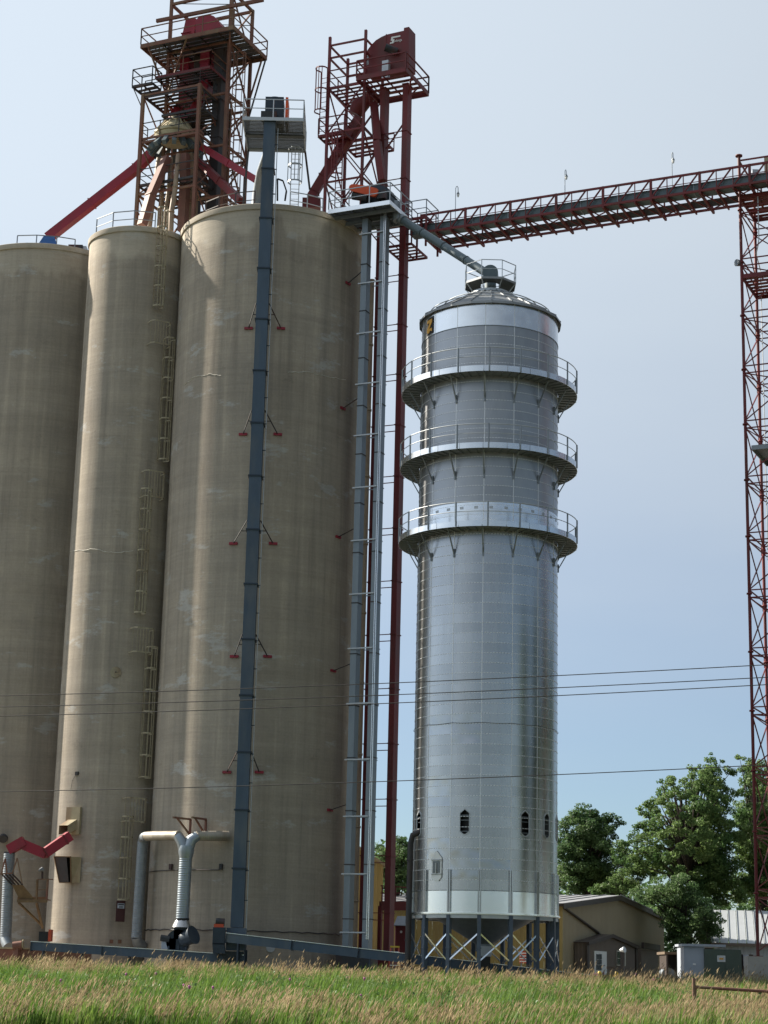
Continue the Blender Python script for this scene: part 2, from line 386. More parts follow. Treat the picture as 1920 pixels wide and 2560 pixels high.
def platform(parent, corners, m, rail_m=None, rail_h=1.07, deck='slats', sides=(0, 1, 2, 3), toe=0.12, post_step=1.6, rw=0.045, slat=0.14, beam=0.14, toe_m=None, gap=0.07, bm=None):
    """rectangular deck: edge beams, grating, railing. corners run round the deck"""
    c = [np.array(p, float) for p in corners]; rail_m = rail_m or m; bm = bm or m
    e0 = c[1] - c[0]; e1 = c[3] - c[0]; L0 = np.linalg.norm(e0); L1 = np.linalg.norm(e1)
    lst = []
    n = max(2, int(L1 / slat))
    for i in range(n):
        t = (i + 0.5) / n; lst.append((c[0] + e1 * t, c[0] + e1 * t + e0, (L1 / n) - gap, 0.03))
    k = max(2, int(L0 / 1.2))
    for i in range(1, k):
        t = i / k; lst.append((c[0] + e0 * t - K3 * 0.05, c[0] + e0 * t + e1 - K3 * 0.05, 0.06, 0.08))
    p = bars('platform_deck', parent, lst, m)
    for s in range(4):
        a, b = c[s], c[(s + 1) % 4]
        bar('edge_beam', p, a - K3 * beam / 2, b - K3 * beam / 2, 0.06, bm, beam)
    for s in sides:
        a, b = c[s], c[(s + 1) % 4]; L = np.linalg.norm(b - a); n = max(1, int(round(L / post_step)))
        for i in range(n + 1):
            q = interp(a, b, i / n); bar('railing_post', p, q, q + K3 * rail_h, rw, rail_m)
        bar('handrail', p, a + K3 * rail_h, b + K3 * rail_h, rw, rail_m)
        bar('mid_rail', p, a + K3 * rail_h * 0.5, b + K3 * rail_h * 0.5, rw * 0.8, rail_m)
        if toe: bar('toe_board', p, a + K3 * (toe / 2 + 0.01), b + K3 * (toe / 2 + 0.01), 0.02, toe_m or rail_m, toe)
    return p
def rect(O, a, b): 
    O = np.array(O, float); return [O, O + a, O + a + b, O + b]

def ladder(parent, base, top, t, n, m, width=0.42, cage=None, step=0.32, cage_r=0.36, hoop_step=1.2, sw=0.045, hoop_m=None):
    """stringers, rungs and a hooped cage; t tangent, n outward"""
    base = np.array(base, float); top = np.array(top, float); t = np.array(t, float); n = np.array(n, float)
    for s in (-1, 1): bar('stringer', parent, base + t * s * width / 2, top + t * s * width / 2, sw, m, up=n)
    H = top[2] - base[2]; d = (top - base) / H
    for i in range(int(H / step)):
        q = base + d * (i * step + 0.15); bar('rung', parent, q - t * width / 2, q + t * width / 2, 0.025, m)
    if cage:
        z0, z1 = cage; lst = []
        arc = [(-width / 2, 0)] + [(-cage_r * math.cos(a), 0.35 + cage_r * math.sin(a)) for a in [math.pi * k / 6 for k in range(7)]] + [(width / 2, 0)]
        nh = max(2, int(round((z1 - z0) / hoop_step)) + 1)
        for i in range(nh):
            q = base + d * (z0 + (z1 - z0) * i / (nh - 1) - base[2])
            vs, fs = [], []
            pts = [q + t * x + n * y for x, y in arc]
            for a, b in zip(pts[:-1], pts[1:]):
                o = len(vs); vs += boxgeo(a, b, 0.025, 0.085); fs += [tuple(o + k for k in f) for f in CUBE_F]
            mesh('cage_hoop', vs, fs, hoop_m or m, parent)
        for k in (1, 3, 4, 5, 7):
            x, y = arc[k]; q = base + t * x + n * y
            bar('cage_strap', parent, q + d * (z0 - base[2]), q + d * (z1 - base[2]), 0.05, hoop_m or m, 0.012, up=n)
# ================================================================== ground
def gz(Y):
    return float(np.interp(Y, [-400, 0, 40, 58, 70, 80, 90, 97, 3000], [-1.4, -1.4, -1.35, -1.15, -0.75, -0.42, -0.16, 0.0, 0.0]))
m = bpy.data.materials.new('ground_soil'); m.use_nodes = True; MATS['ground_soil'] = m
t = m.node_tree; b = t.nodes['Principled BSDF']; g = t.nodes.new('ShaderNodeNewGeometry')
n1 = t.nodes.new('ShaderNodeTexNoise'); n1.inputs['Scale'].default_value = 0.12; n1.inputs['Detail'].default_value = 8
n2 = t.nodes.new('ShaderNodeTexNoise'); n2.inputs['Scale'].default_value = 5; n2.inputs['Detail'].default_value = 8
r1 = t.nodes.new('ShaderNodeValToRGB'); e = r1.color_ramp.elements
e[0].position = 0.4; e[0].color = (0.07, 0.085, 0.03, 1); e[1].position = 0.6; e[1].color = (0.17, 0.14, 0.09, 1)
mu = t.nodes.new('ShaderNodeMix'); mu.data_type = 'RGBA'; mu.blend_type = 'MULTIPLY'; mu.inputs[0].default_value = 0.6
t.links.new(g.outputs['Position'], n1.inputs['Vector']); t.links.new(g.outputs['Position'], n2.inputs['Vector'])
t.links.new(n1.outputs[0], r1.inputs[0]); t.links.new(r1.outputs[0], mu.inputs[6]); t.links.new(n2.outputs[1], mu.inputs[7])
t.links.new(mu.outputs[2], b.inputs['Base Color']); b.inputs['Roughness'].default_value = 0.95
ys = [-400, -100, 0, 40, 58, 64, 70, 75, 80, 85, 90, 97, 120, 160, 240, 500, 1000, 3000]
xs = [-2500, -600, -150, -60, -30, -15, 0, 15, 30, 60, 150, 600, 2500]
vs = [(x, y, gz(y)) for y in ys for x in xs]; nx = len(xs)
fs = [(j * nx + i, j * nx + i + 1, (j + 1) * nx + i + 1, (j + 1) * nx + i) for j in range(len(ys) - 1) for i in range(nx - 1)]
mesh('ground', vs, fs, 'ground_soil', smooth=True, kind='structure', origin=(0, 0, 0))
# gravel yard round the elevator
mat('gravel', (0.25, 0.225, 0.19), 0.95, 0.0, 0.25, 2.0, bump=0.6, bscale=14.0, dirt=(0.16, 0.14, 0.11), dirt_amt=0.6, dirt_stretch=(1, 1, 1))
mesh('gravel_yard', [(-60, 98.2, 0.006), (45, 98.2, 0.006), (45, 128, 0.006), (-60, 128, 0.006)], [(0, 1, 2, 3)], 'gravel', kind='structure')

# ================================================================== concrete silos
ZR = 43.6
SILOS = {'one': (-22.0, 114.6, 5.2), 'two': (-15.32, 108.55, 3.15), 'three': (-7.12, 107.0, 5.52)}
ZRS = {'one': 44.0, 'two': 43.65, 'three': 43.6}
def silo(key, mi, label):
    cx, cy, r = SILOS[key]; ZR = ZRS[key]
    s = thing('concrete_silo', (cx, cy, 0), label, 'silo')
    prof = [(r, -0.3)] + [(r, z) for z in np.linspace(1, ZR - 0.34, 12)]
    lathe('wall', s, cx, cy, prof, 'concrete_%d' % mi, n=128, cap=False)
    lathe('rim', s, cx, cy, [(r - 0.4, ZR - 0.34), (r + 0.09, ZR - 0.34), (r + 0.11, ZR - 0.28), (r + 0.11, ZR - 0.03), (r + 0.08, ZR), (r - 0.4, ZR)], 'concrete_%d' % mi, n=128, cap=False, sharp=30)
    lathe('roof_slab', s, cx, cy, [(r - 0.35, ZR - 0.3), (r - 0.35, ZR - 0.06)], 'concrete_%d' % mi, n=64, smooth=False)
    return s
s1 = silo('one', 0, 'wide tan concrete silo with the red spout landing on its roof')
s2 = silo('two', 1, 'narrow concrete silo carrying the caged ladder, wedged between two wide ones')
s3 = silo('three', 2, 'wide concrete silo with the dark blue elevator leg running up its face')
def cyl_pt(key, c, x, y, out=0.0):
    """point of a silo wall seen at a pixel, with the wall's outward normal and tangent"""
    cx, cy, r = SILOS[key]; r += out; d = ray(c, x, y)
    ox, oy = CAM[0] - cx, CAM[1] - cy
    aa = d[0] ** 2 + d[1] ** 2; bb = 2 * (ox * d[0] + oy * d[1]); cc = ox * ox + oy * oy - r * r
    disc = max(bb * bb - 4 * aa * cc, 0.0); k = (-bb - math.sqrt(disc)) / (2 * aa); p = CAM + d * k
    nn = A3(p[0] - cx, p[1] - cy, 0); nn /= np.linalg.norm(nn)
    return p, nn, A3(-nn[1], nn[0], 0)      # tangent points to the picture's right
# long thin cracks with lime marks on silo walls
def crack(key, s, c, pts, w=0.05, m='white'):
    random.seed(len(pts)); P = []
    for (x0, y0), (x1, y1) in zip(pts[:-1], pts[1:]):
        for k in range(10):
            tt = k / 10; P.append(cyl_pt(key, c, x0 + (x1 - x0) * tt, y0 + (y1 - y0) * tt + random.uniform(-1.2, 1.2), 0.004)[0])
    tube('crack', s, P, [w * random.uniform(0.15, 0.6) for _ in P], m, 4)
mat('lime', (0.52, 0.50, 0.45), 0.9, 0.0, 0.2, 6.0)
crack('three', s3, 'T', [(395, 835), (418, 815), (455, 808), (480, 812)], 0.06, 'lime')
crack('three', s3, 'T', [(622, 805), (660, 803), (700, 812), (752, 822)], 0.06, 'lime')
crack('two', s2, 'T', [(152, 1192), (200, 1186), (245, 1194), (292, 1190)], 0.06, 'lime')

# ================================================================== the steel tower dryer
DX, DY, DR = 5.93, 104.0, 3.95
# modelled at 104 m and set down on its pad at its true distance and size
KD = 97.5 / 104.0
PLACE = Matrix.Translation(Vector((DX * KD, DY * KD, 0.02))) @ Matrix.Scale(KD, 4) @ Matrix.Translation(Vector((-DX, -DY, 0)))
dry = thing('tower_dryer', (DX, DY, 0), 'tall round galvanised grain dryer with three ring walkways on steel legs', 'grain dryer')
def dp(th, r, z):
    a = math.radians(th); return A3(DX + r * math.sin(a), DY - r * math.cos(a), z)
STEP, TH0 = 24.0, -6.8
def arcmesh(name, th0, th1, r, z0, z1, m, parent=None, n=6, data_only=False):
    vs = []; fs = []; nr = []
    for i in range(n + 1):
        a = math.radians(th0 + (th1 - th0) * i / n)
        for z in (z0, z1): vs.append((r * math.sin(a), -r * math.cos(a), z)); nr.append((math.sin(a), -math.cos(a), 0))
    for i in range(n): fs.append((2 * i, 2 * i + 2, 2 * i + 3, 2 * i + 1))
    me = bpy.data.meshes.new(name); me.from_pydata(vs, [], fs); me.materials.append(MATS[m])
    me.polygons.foreach_set('use_smooth', [True] * len(fs)); me.update()
    me.normals_split_custom_set_from_vertices(nr)
    return me
def place(name, me, parent, th=0.0, z=0.0):
    o = bpy.data.objects.new(name, me)
    return _link(o, parent, Matrix.Translation(Vector((DX, DY, z))) @ Matrix.Rotation(math.radians(th), 4, 'Z'))
ZB0, ZB1, ZS1, ZE = 3.66, 4.80, 36.0, 37.4           # bottom band, sheets, top band, eave
NR = 57; RH = (ZS1 - ZB1) / NR
lathe('dark_core', dry, DX, DY, [(DR - 0.35, ZB0), (DR - 0.35, ZE)], 'black', n=64)  # black core: the interior shade behind the windows, put into its colour
lathe('bottom_band', dry, DX, DY, [(DR, ZB0 - 0.22), (DR, ZB1)], 'galv_bright', n=180, cap=False)
lathe('top_band', dry, DX, DY, [(DR + 0.01, ZS1), (DR + 0.01, ZE)], 'galv_bright', n=180, cap=False)
pm = {k: arcmesh('sheet_' + k, 0, STEP, DR, 0, RH, k) for k in ('galv', 'galv_screen', 'galv_dented')}
DENT = {(-2, 15), (-2, 16), (-1, 14), (-1, 15), (-1, 16), (-2, 10), (-2, 9), (-2, 4), (-2, 3), (-1, 3), (-1, 2), (-1, 1), (-2, 8), (0, 2)}
front = (-2, -1, 0, 1, 2); holes = (-3, -1, 1, 2, 3)
rest_v, rest_f, rest_n = {'galv': [], 'galv_screen': []}, {'galv': [], 'galv_screen': []}, {'galv': [], 'galv_screen': []}
for j in range(-7, 8):
    for i in range(NR):
        if j in holes and i in (5, 6, 7): continue
        z = ZB1 + i * RH; k = 'galv_screen' if z > 25.3 else 'galv'
        if j in front: place('wall_sheet', pm['galv_dented' if (j, i) in DENT else k], dry, TH0 + j * STEP, z)
        else:
            o = len(rest_v[k])
            for q in range(5):
                a = math.radians(TH0 + j * STEP + STEP * q / 4)
                for zz in (z, z + RH): rest_v[k].append((DR * math.sin(a), -DR * math.cos(a), zz)); rest_n[k].append((math.sin(a), -math.cos(a), 0))
            for q in range(4): rest_f[k].append((o + 2 * q, o + 2 * q + 2, o + 2 * q + 3, o + 2 * q + 1))
for k in rest_v:
    me = bpy.data.meshes.new('other_wall_sheets'); me.from_pydata(rest_v[k], [], rest_f[k]); me.materials.append(MATS[k])
    me.polygons.foreach_set('use_smooth', [True] * len(rest_f[k])); me.update(); me.normals_split_custom_set_from_vertices(rest_n[k])
    tag(place('other_wall_sheets', me, dry), kind='stuff')
# openings with pointed ends: a sheet with a hole, a frame and grille bars
def hexpts(w, h, n_per=5):
    c = [(0, h / 2), (w / 2, h / 2 - w * 0.42), (w / 2, -h / 2 + w * 0.3), (w * 0.12, -h / 2), (-w * 0.12, -h / 2), (-w / 2, -h / 2 + w * 0.3), (-w / 2, h / 2 - w * 0.42)]
    return c
for j in holes:
    tc0 = TH0 + (j + 0.5) * STEP; z0 = ZB1 + 5 * RH; H = 3 * RH; zc = z0 + H / 2
    hole = hexpts(0.52, 1.36); N = 56; inner = []; outer = []
    hp = hole + [hole[0]]
    for q in range(N):
        a = 2 * math.pi * q / N; dx, dz = math.sin(a), math.cos(a)
        # outer rectangle along this direction
        W2 = math.radians(STEP / 2) * DR; kk = min(W2 / abs(dx) if abs(dx) > 1e-6 else 1e9, (H / 2) / abs(dz) if abs(dz) > 1e-6 else 1e9)
        outer.append((dx * kk, dz * kk))
        best = 1e9
        for (x0, y0), (x1, y1) in zip(hp[:-1], hp[1:]):
            ex, ey = x1 - x0, y1 - y0; den = dx * ey - dz * ex
            if abs(den) < 1e-9: continue
            tt = (x0 * ey - y0 * ex) / den; s_ = (x0 * dz - y0 * dx) / den
            if tt > 0 and -1e-6 <= s_ <= 1 + 1e-6: best = min(best, tt)
        inner.append((dx * best, dz * best))
    vs = []; nr = []
    for f in np.linspace(0, 1, 5):
        for (a, b_), (c, d) in zip(inner, outer):
            x = a + (c - a) * f; zz = b_ + (d - b_) * f; th = tc0 + math.degrees(x / DR); p = dp(th, DR, zc + zz)
            vs.append((p[0] - DX, p[1] - DY, p[2])); r_ = math.radians(th); nr.append((math.sin(r_), -math.cos(r_), 0))
    fs = [(l * N + q, l * N + (q + 1) % N, (l + 1) * N + (q + 1) % N, (l + 1) * N + q) for l in range(4) for q in range(N)]
    me = bpy.data.meshes.new('window_sheet'); me.from_pydata(vs, [], fs); me.materials.append(MATS['galv'])
    me.polygons.foreach_set('use_smooth', [True] * len(fs)); me.update(); me.normals_split_custom_set_from_vertices(nr)
    ws = place('window_sheet', me, dry)
    fr = [dp(tc0 + math.degrees(x / DR), DR + 0.02, zc + zz) for x, zz in hole]
    lst = [(fr[q], fr[(q + 1) % len(fr)], 0.035, 0.06) for q in range(len(fr))]
    bars('window_frame', ws, lst, 'galv_pale')
    for zz in (-0.5, 0.08, 0.34): bar('grille_bar', ws, dp(tc0 - 3.7, DR - 0.04, zc + zz), dp(tc0 + 3.7, DR - 0.04, zc + zz), 0.03, 'galv_dull')
# seams
hoop = lambda m, r0, r1, h: None
def hoopmesh(r0, r1, h, m, n=120):
    vs = []; fs = []
    for k in range(n):
        a = 2 * math.pi * k / n
        for r, z in ((r0, -h / 2), (r1, -h / 2), (r1, h / 2), (r0, h / 2)): vs.append((r * math.sin(a), -r * math.cos(a), z))
    for k in range(n):
        o, p = 4 * k, 4 * ((k + 1) % n)
        for q in range(3): fs.append((o + q, p + q, p + q + 1, o + q + 1))
    me = bpy.data.meshes.new('seam_hoop'); me.from_pydata(vs, [], fs); me.materials.append(MATS[m]); me.update(); return me
# dashed look: rows of bolt heads on a narrow lap
bolt_v = []; bolt_f = []
def bolthoop(n=150, r=DR + 0.004):
    vs = []; fs = []
    for k in range(n):
        a0 = 2 * math.pi * (k + 0.14) / n; a1 = 2 * math.pi * (k + 0.86) / n; o = len(vs)
        for a in (a0, a1):
            for rr, z in ((r - 0.01, -0.018), (r + 0.012, -0.014), (r + 0.012, 0.014), (r - 0.01, 0.018)): vs.append((rr * math.sin(a), -rr * math.cos(a), z))
        for q in range(3): fs.append((o + q, o + 4 + q, o + 5 + q, o + 1 + q))
        fs += [(o, o + 1, o + 2, o + 3), (o + 7, o + 6, o + 5, o + 4)]
    me = bpy.data.meshes.new('lap_seam'); me.from_pydata(vs, [], fs); me.materials.append(MATS['seam']); me.update(); return me
bh = bolthoop()
for i in range(NR + 1): place('lap_seam', bh, dry, (i % 2) * 1.2, ZB1 + i * RH)
for j in range(15):
    th = TH0 + j * STEP; bar('seam_strip', dry, dp(th, DR + 0.006, ZB1), dp(th, DR + 0.006, ZE), 0.04, 'seam', 0.012, up=dp(th, 1, 0) - dp(th, 0, 0))
bandm = hoopmesh(DR, DR + 0.03, 0.035, 'galv_dull')
place('band_edge', bandm, dry, 0, ZS1); place('band_edge', bandm, dry, 0, ZB1)
lathe('walkway_band', dry, DX, DY, [(DR + 0.012, 24.3), (DR + 0.012, 25.75)], 'galv_bright', n=180, cap=False)
for k in range(30):
    th = TH0 + 6 + k * 12; p = dp(th, DR + 0.02, 25.45); tt = dp(th + 90, 1, 0) - dp(th + 90, 0, 0)
    bar('clean_out_plate', dry, p - tt * 0.1, p + tt * 0.1, 0.02, 'galv_pale', 0.14)
# a thin cable slung round the shell
tube('sling_cable', dry, [dp(th, DR + 0.03 + (0.02 if th % 48 else 0), 13.62 - 0.05 * abs(math.sin(math.radians((th - TH0) * 7.5)))) for th in range(-170, 181, 5)], 0.011, 'cable', 5)
# ring walkways
def walkway(zt, zb):
    R0, R1 = DR + 0.02, 5.05; n = 120
    vs = []; fs = []
    for k in range(n):
        a = 360.0 * k / n
        for r, z in ((R0, zb + 0.06), (R1, zb + 0.06), (R1, zb + 0.10), (R0, zb + 0.10)): vs.append(dp(a, r, z))
    for k in range(n):
        o, p = 4 * k, 4 * ((k + 1) % n)
        for q in range(4): fs.append((o + q, p + q, p + (q + 1) % 4, o + (q + 1) % 4))
    w = mesh('ring_walkway', vs, fs, 'galv_dull', dry)
    for k in range(60):                                  # deck planks' ribs seen from below
        th = k * 6; bar('deck_rib', w, dp(th, R0, zb + 0.03), dp(th, R1 - 0.03, zb + 0.03), 0.05, 'galv_dull', 0.06)
    nseg = 24
    for k in range(nseg):                                # toe boards in short lengths
        vs = []; fs = []; t0 = TH0 + k * 15 + 0.15; t1 = TH0 + k * 15 + 14.85
        for q in range(6):
            th = t0 + (t1 - t0) * q / 5
            for r, z in ((R1, zb), (R1 + 0.02, zb), (R1 + 0.02, zt), (R1, zt)): vs.append(dp(th, r, z))
        for q in range(5):
            for e in range(4): fs.append((4 * q + e, 4 * q + 4 + e, 4 * q + 4 + (e + 1) % 4, 4 * q + (e + 1) % 4))
        mesh('toe_board', vs, fs, 'galv_bright', w, smooth=True, sharp=30)
    for hh, rr in ((1.05, 0.027), (0.52, 0.020)):
        tube('handrail', w, [dp(th, R1 + 0.02, zt + hh) for th in np.linspace(-180, 180, 91)], rr, 'galv_pale', 6)
    for k in range(18):
        th = TH0 + 3.5 + k * 20; bar('railing_post', w, dp(th, R1 + 0.035, zb + 0.02), dp(th, R1 + 0.035, zt + 1.06), 0.07, 'galv_dull')
    for k in range(15):
        th = TH0 + k * STEP; bar('walkway_brace', dry, dp(th, DR + 0.03, zb - 1.25), dp(th, R1 - 0.35, zb + 0.02), 0.06, 'galv_dull')
        bar('brace_foot', dry, dp(th, DR + 0.04, zb - 1.42), dp(th, DR + 0.04, zb - 0.95), 0.09, 'galv_dull', 0.06)
for zt, zb in ((33.28, 32.95), (28.85, 28.53), (24.44, 24.13)): walkway(zt, zb)
# roof: radial panels with standing ribs
NP = 22; RE, RTOP, ZTOP = 4.14, 1.1, Z('E', 845, 1098, 102.9)[2]
for k in range(NP):
    t0, t1 = 360 / NP * k - 2, 360 / NP * (k + 1) - 2
    a, b_, c, d = dp(t0, RE, ZE + 0.03), dp(t1, RE, ZE + 0.03), dp(t1, RTOP, ZTOP), dp(t0, RTOP, ZTOP)
    e0, e1 = dp(t0, RE + 0.02, ZE - 0.12), dp(t1, RE + 0.02, ZE - 0.12)
    mesh('roof_panel', [a, b_, c, d, e0, e1], [(0, 1, 2, 3), (4, 5, 1, 0)], 'galv_roof', dry)
    bar('roof_rib', dry, a + K3 * 0.02, d + K3 * 0.02, 0.04, 'galv_roof', 0.07)
lathe('roof_collar', dry, DX, DY, [(1.16, ZTOP - 0.1), (1.16, ZTOP + 0.12)], 'galv_pale', n=24)
for rr, zz in ((2.75, ZE + (ZTOP - ZE) * 0.46 + 0.22), (3.55, ZE + (ZTOP - ZE) * 0.2 + 0.2)):
    tube('roof_rail', dry, [dp(th, rr, zz) for th in np.linspace(-180, 180, 49)], 0.03, 'galv_pale', 6)
# crowning platform, eight-sided
ZRF = ZTOP; ZTOP = 39.62
oct_ = [dp(45 * k + 22.5, 1.56, ZTOP + 0.2) for k in range(8)]
tp = mesh('crown_deck', [p for p in oct_] + [dp(45 * k + 22.5, 0.6, ZTOP + 0.22) for k in range(8)], [(k, (k + 1) % 8, 8 + (k + 1) % 8, 8 + k) for k in range(8)], 'grating', dry)
for k in range(8):
    a, b_ = oct_[k], oct_[(k + 1) % 8]
    bar('toe_board', tp, a, b_, 0.03, 'galv_roof', 0.13)
    bar('railing_post', tp, a, a + K3 * 1.1, 0.04, 'galv_pale')
    bar('handrail', tp, a + K3 * 1.1, b_ + K3 * 1.1, 0.04, 'galv_pale'); bar('mid_rail', tp, a + K3 * 0.55, b_ + K3 * 0.55, 0.03, 'galv_pale')
    bar('deck_prop', tp, a, dp(45 * k + 22.5, 1.1, ZRF + 0.05), 0.05, 'galv_pale')
tube('inlet_drum', dry, [A3(DX - 0.05, DY - 0.55, 40.5), A3(DX + 0.05, DY + 0.45, 40.5)], 0.46, 'pipe_grey', 20)
lathe('inlet_neck', dry, DX, DY, [(0.34, ZRF - 0.1), (0.34, 40.3)], 'pipe_grey', n=20)
# maker's plate: orange zigzag letter on black
def plate(pts, r, m, name, parent, th0, zc, thick=0.02):
    a = [dp(th0 + math.degrees(x / DR), r, zc + z) for x, z in pts]; nrm = dp(th0, 1, 0) - dp(th0, 0, 0)
    return extrude(name, parent, a, nrm * thick, m)
pz = plate([(-0.36, -0.5), (0.38, -0.5), (0.38, 0.5), (-0.36, 0.5)], DR + 0.03, 'black', 'maker_plate', dry, -63.2, 36.62)
plate([(x * .86, z * .88) for x, z in [(-0.30, 0.42), (0.34, 0.42), (0.34, 0.20), (-0.02, -0.20), (0.34, -0.20), (0.34, -0.44), (0.10, -0.34), (-0.04, -0.50), (-0.32, -0.42), (-0.32, -0.20), (0.06, 0.20), (-0.30, 0.20)]], DR + 0.055, 'logo_orange', 'letter', pz, -63.2, 36.62)
# hatch plate with pointed ends, a glazed door and rungs
hp_ = plate([(0, 0.86), (0.34, 0.48), (0.34, -0.52), (0.16, -0.72), (-0.16, -0.72), (-0.34, -0.52), (-0.34, 0.48)], DR + 0.03, 'white', 'hatch_plate', dry, -42.6, 6.0, 0.03)
plate([(-0.25, -0.30), (0.25, -0.30), (0.25, 0.32), (-0.25, 0.32)], DR + 0.064, 'pane', 'hatch_pane', hp_, -42.6, 6.0, 0.01)
for zz in (0.38, -0.36): bar('hatch_bar', hp_, dp(-42.6 - 5, DR + 0.09, 6 + zz), dp(-42.6 + 5, DR + 0.09, 6 + zz), 0.03, 'galv_dull')
bar('hatch_post', hp_, dp(-42.6, DR + 0.09, 5.66), dp(-42.6, DR + 0.09, 6.22), 0.03, 'white')
for k in range(6): bar('hatch_rung', hp_, dp(-42.6, DR + 0.09, 5.72 + k * 0.09), dp(-41.4, DR + 0.09, 5.72 + k * 0.09), 0.015, 'black')
# legs, ring beam, stiffeners, cross braces, hopper
place('ring_beam', hoopmesh(DR - 0.05, DR + 0.17, 0.08, 'galv_bright'), dry, 0, 3.64)
place('ring_plate', hoopmesh(DR - 0.30, DR + 0.06, 0.2, 'galv_pale'), dry, 0, 3.48)
for j in range(15):
    th = TH0 + j * STEP; nrm = dp(th, 1, 0) - dp(th, 0, 0)
    bar('leg', dry, dp(th, DR, 0.2), dp(th, DR, 3.55), 0.20, 'blue_steel', 0.24, up=nrm)
    bar('base_plate', dry, dp(th, DR, 0.2), dp(th, DR, 0.24), 0.36, 'blue_steel', 0.36, up=nrm)
    bar('leg_splice', dry, dp(th, DR, 1.82), dp(th, DR, 1.9), 0.25, 'blue_steel', 0.29, up=nrm)
    for s in (-0.8, 0.8): bar('stiffener', dry, dp(th + s, DR + 0.05, 3.68), dp(th + s, DR + 0.05, 5.87), 0.07, 'galv', 0.10, up=nrm)
    t1 = th + STEP
    bar('cross_brace', dry, dp(th + 1.2, DR + 0.09, 2.58), dp(t1 - 1.2, DR + 0.09, 1.25), 0.075, 'galv_bright', 0.02, up=nrm)
    bar('cross_brace', dry, dp(th + 1.2, DR + 0.06, 1.25), dp(t1 - 1.2, DR + 0.06, 2.58), 0.075, 'galv_bright', 0.02, up=nrm)
lathe('hopper', dry, DX, DY, [(3.5, 3.6), (2.6, 3.4), (0.45, 2.15), (0.45, 1.75)], 'galv_dull', n=48, cap=False)
mesh('concrete_pad', *(lambda n: ([(DX + 4.6 * math.cos(2 * math.pi * k / n), DY + 4.6 * math.sin(2 * math.pi * k / n), z) for z in (-0.2, 0.2) for k in range(n)],
     [tuple(range(n, 2 * n))] + [(k, (k + 1) % n, n + (k + 1) % n, n + k) for k in range(n)]))(48), 'pad', label='round concrete pad under the legs of the steel dryer', cat='concrete pad')
# dark drain pipe climbing the dryer's left side
dpipe = thing('drain_pipe', dp(-74, DR + 0.5, 0.2), 'black vertical pipe with elbow rising beside the dryer to a window', 'pipe')
tube('riser', dpipe, [dp(-72, 4.32, 0.7), dp(-72, 4.30, 4), dp(-72, 4.28, 7.3), dp(-70, 4.22, 7.75), dp(-67, 3.85, 7.95)], 0.16, 'dark_steel', 12)
lathe('footing', dpipe, *dp(-72, 4.32, 0)[:2], [(0.24, 0.1), (0.24, 0.62)], 'cabinet_grey', n=16)
for zz in (2.2, 4.4, 6.4): lathe('flange', dpipe, *dp(-72, 4.30, 0)[:2], [(0.2, zz), (0.2, zz + 0.08)], 'dark_steel', n=14)

PLACE = None
DX, DY, DR = DX * KD, DY * KD, DR * KD
# ================================================================== dark blue leg on the face of silo three
bl = thing('elevator_leg', (-7.11, 100.1, 0), 'dark blue steel elevator leg standing against the wide concrete silo', 'elevator leg')
bw = 0.33
zs = [2.6] + [2.6 + 3.03 * k for k in range(1, 15)] + [47.95]
for a, b_ in zip(zs[:-1], zs[1:]):
    obox('casing_section', bl, (-7.11 - bw, 99.65, a + 0.004), A3(2 * bw, 0, 0), A3(0, 0.85, 0), A3(0, 0, b_ - a - 0.008), 'blue_leg')
    obox('joint_flange', bl, (-7.11 - bw - 0.06, 99.6, b_ - 0.05), A3(2 * bw + 0.12, 0, 0), A3(0, 0.95, 0), A3(0, 0, 0.08), 'dark_blue')
pipe('conduit', bl, (-6.63, 99.85, 2.0), (-6.63, 99.85, 47.6), 0.028, 'galv_pale', 6)
for z in np.arange(4, 47, 1.52): bar('conduit_clip', bl, (-6.78, 99.85, z), (-6.6, 99.85, z), 0.05, 'dark_blue')
for (xl, xr, y) in ((537, 607, 709), (525, 600, 938), (504, 590, 1174), (506, 578, 1418), (490, 560, 1668)):
    z = cyl_pt('three', 'T', (xl + xr) / 2, y)[0][2] + 0.95
    for x, s in ((xl, -1), (xr, 1)):
        p, nn, tt = cyl_pt('three', 'T', x, y, 0.05)
        bar('wall_bracket', bl, p - tt * 0.24, p + tt * 0.24, 0.09, 'red_bright', 0.14)
        q = A3(-7.11 + s * (bw + 0.04), 100.0, z); bar('stay', bl, p, q, 0.045, 'dark_steel')
        mid = interp(q, p, 0.45); bar('stay_tie', bl, mid, A3(-7.11 + s * bw, mid[1], mid[2]), 0.04, 'dark_steel')
cor = [A3(-8.65, 99.5, 48.1), A3(-5.17, 99.5, 48.1), A3(-5.2, 103.75, 48.1), A3(-8.65, 103.75, 48.1)]
bp_ = platform(bl, cor, 'grating', 'galv_pale', rail_h=1.12, toe=0.0, slat=0.17, gap=0.07, post_step=1.9, rw=0.05, beam=0.2, bm='galv_pale')
bar('joist', bp_, A3(-8.65, 101.6, 47.95), A3(-5.18, 101.6, 47.95), 0.3, 'grating', 0.12)
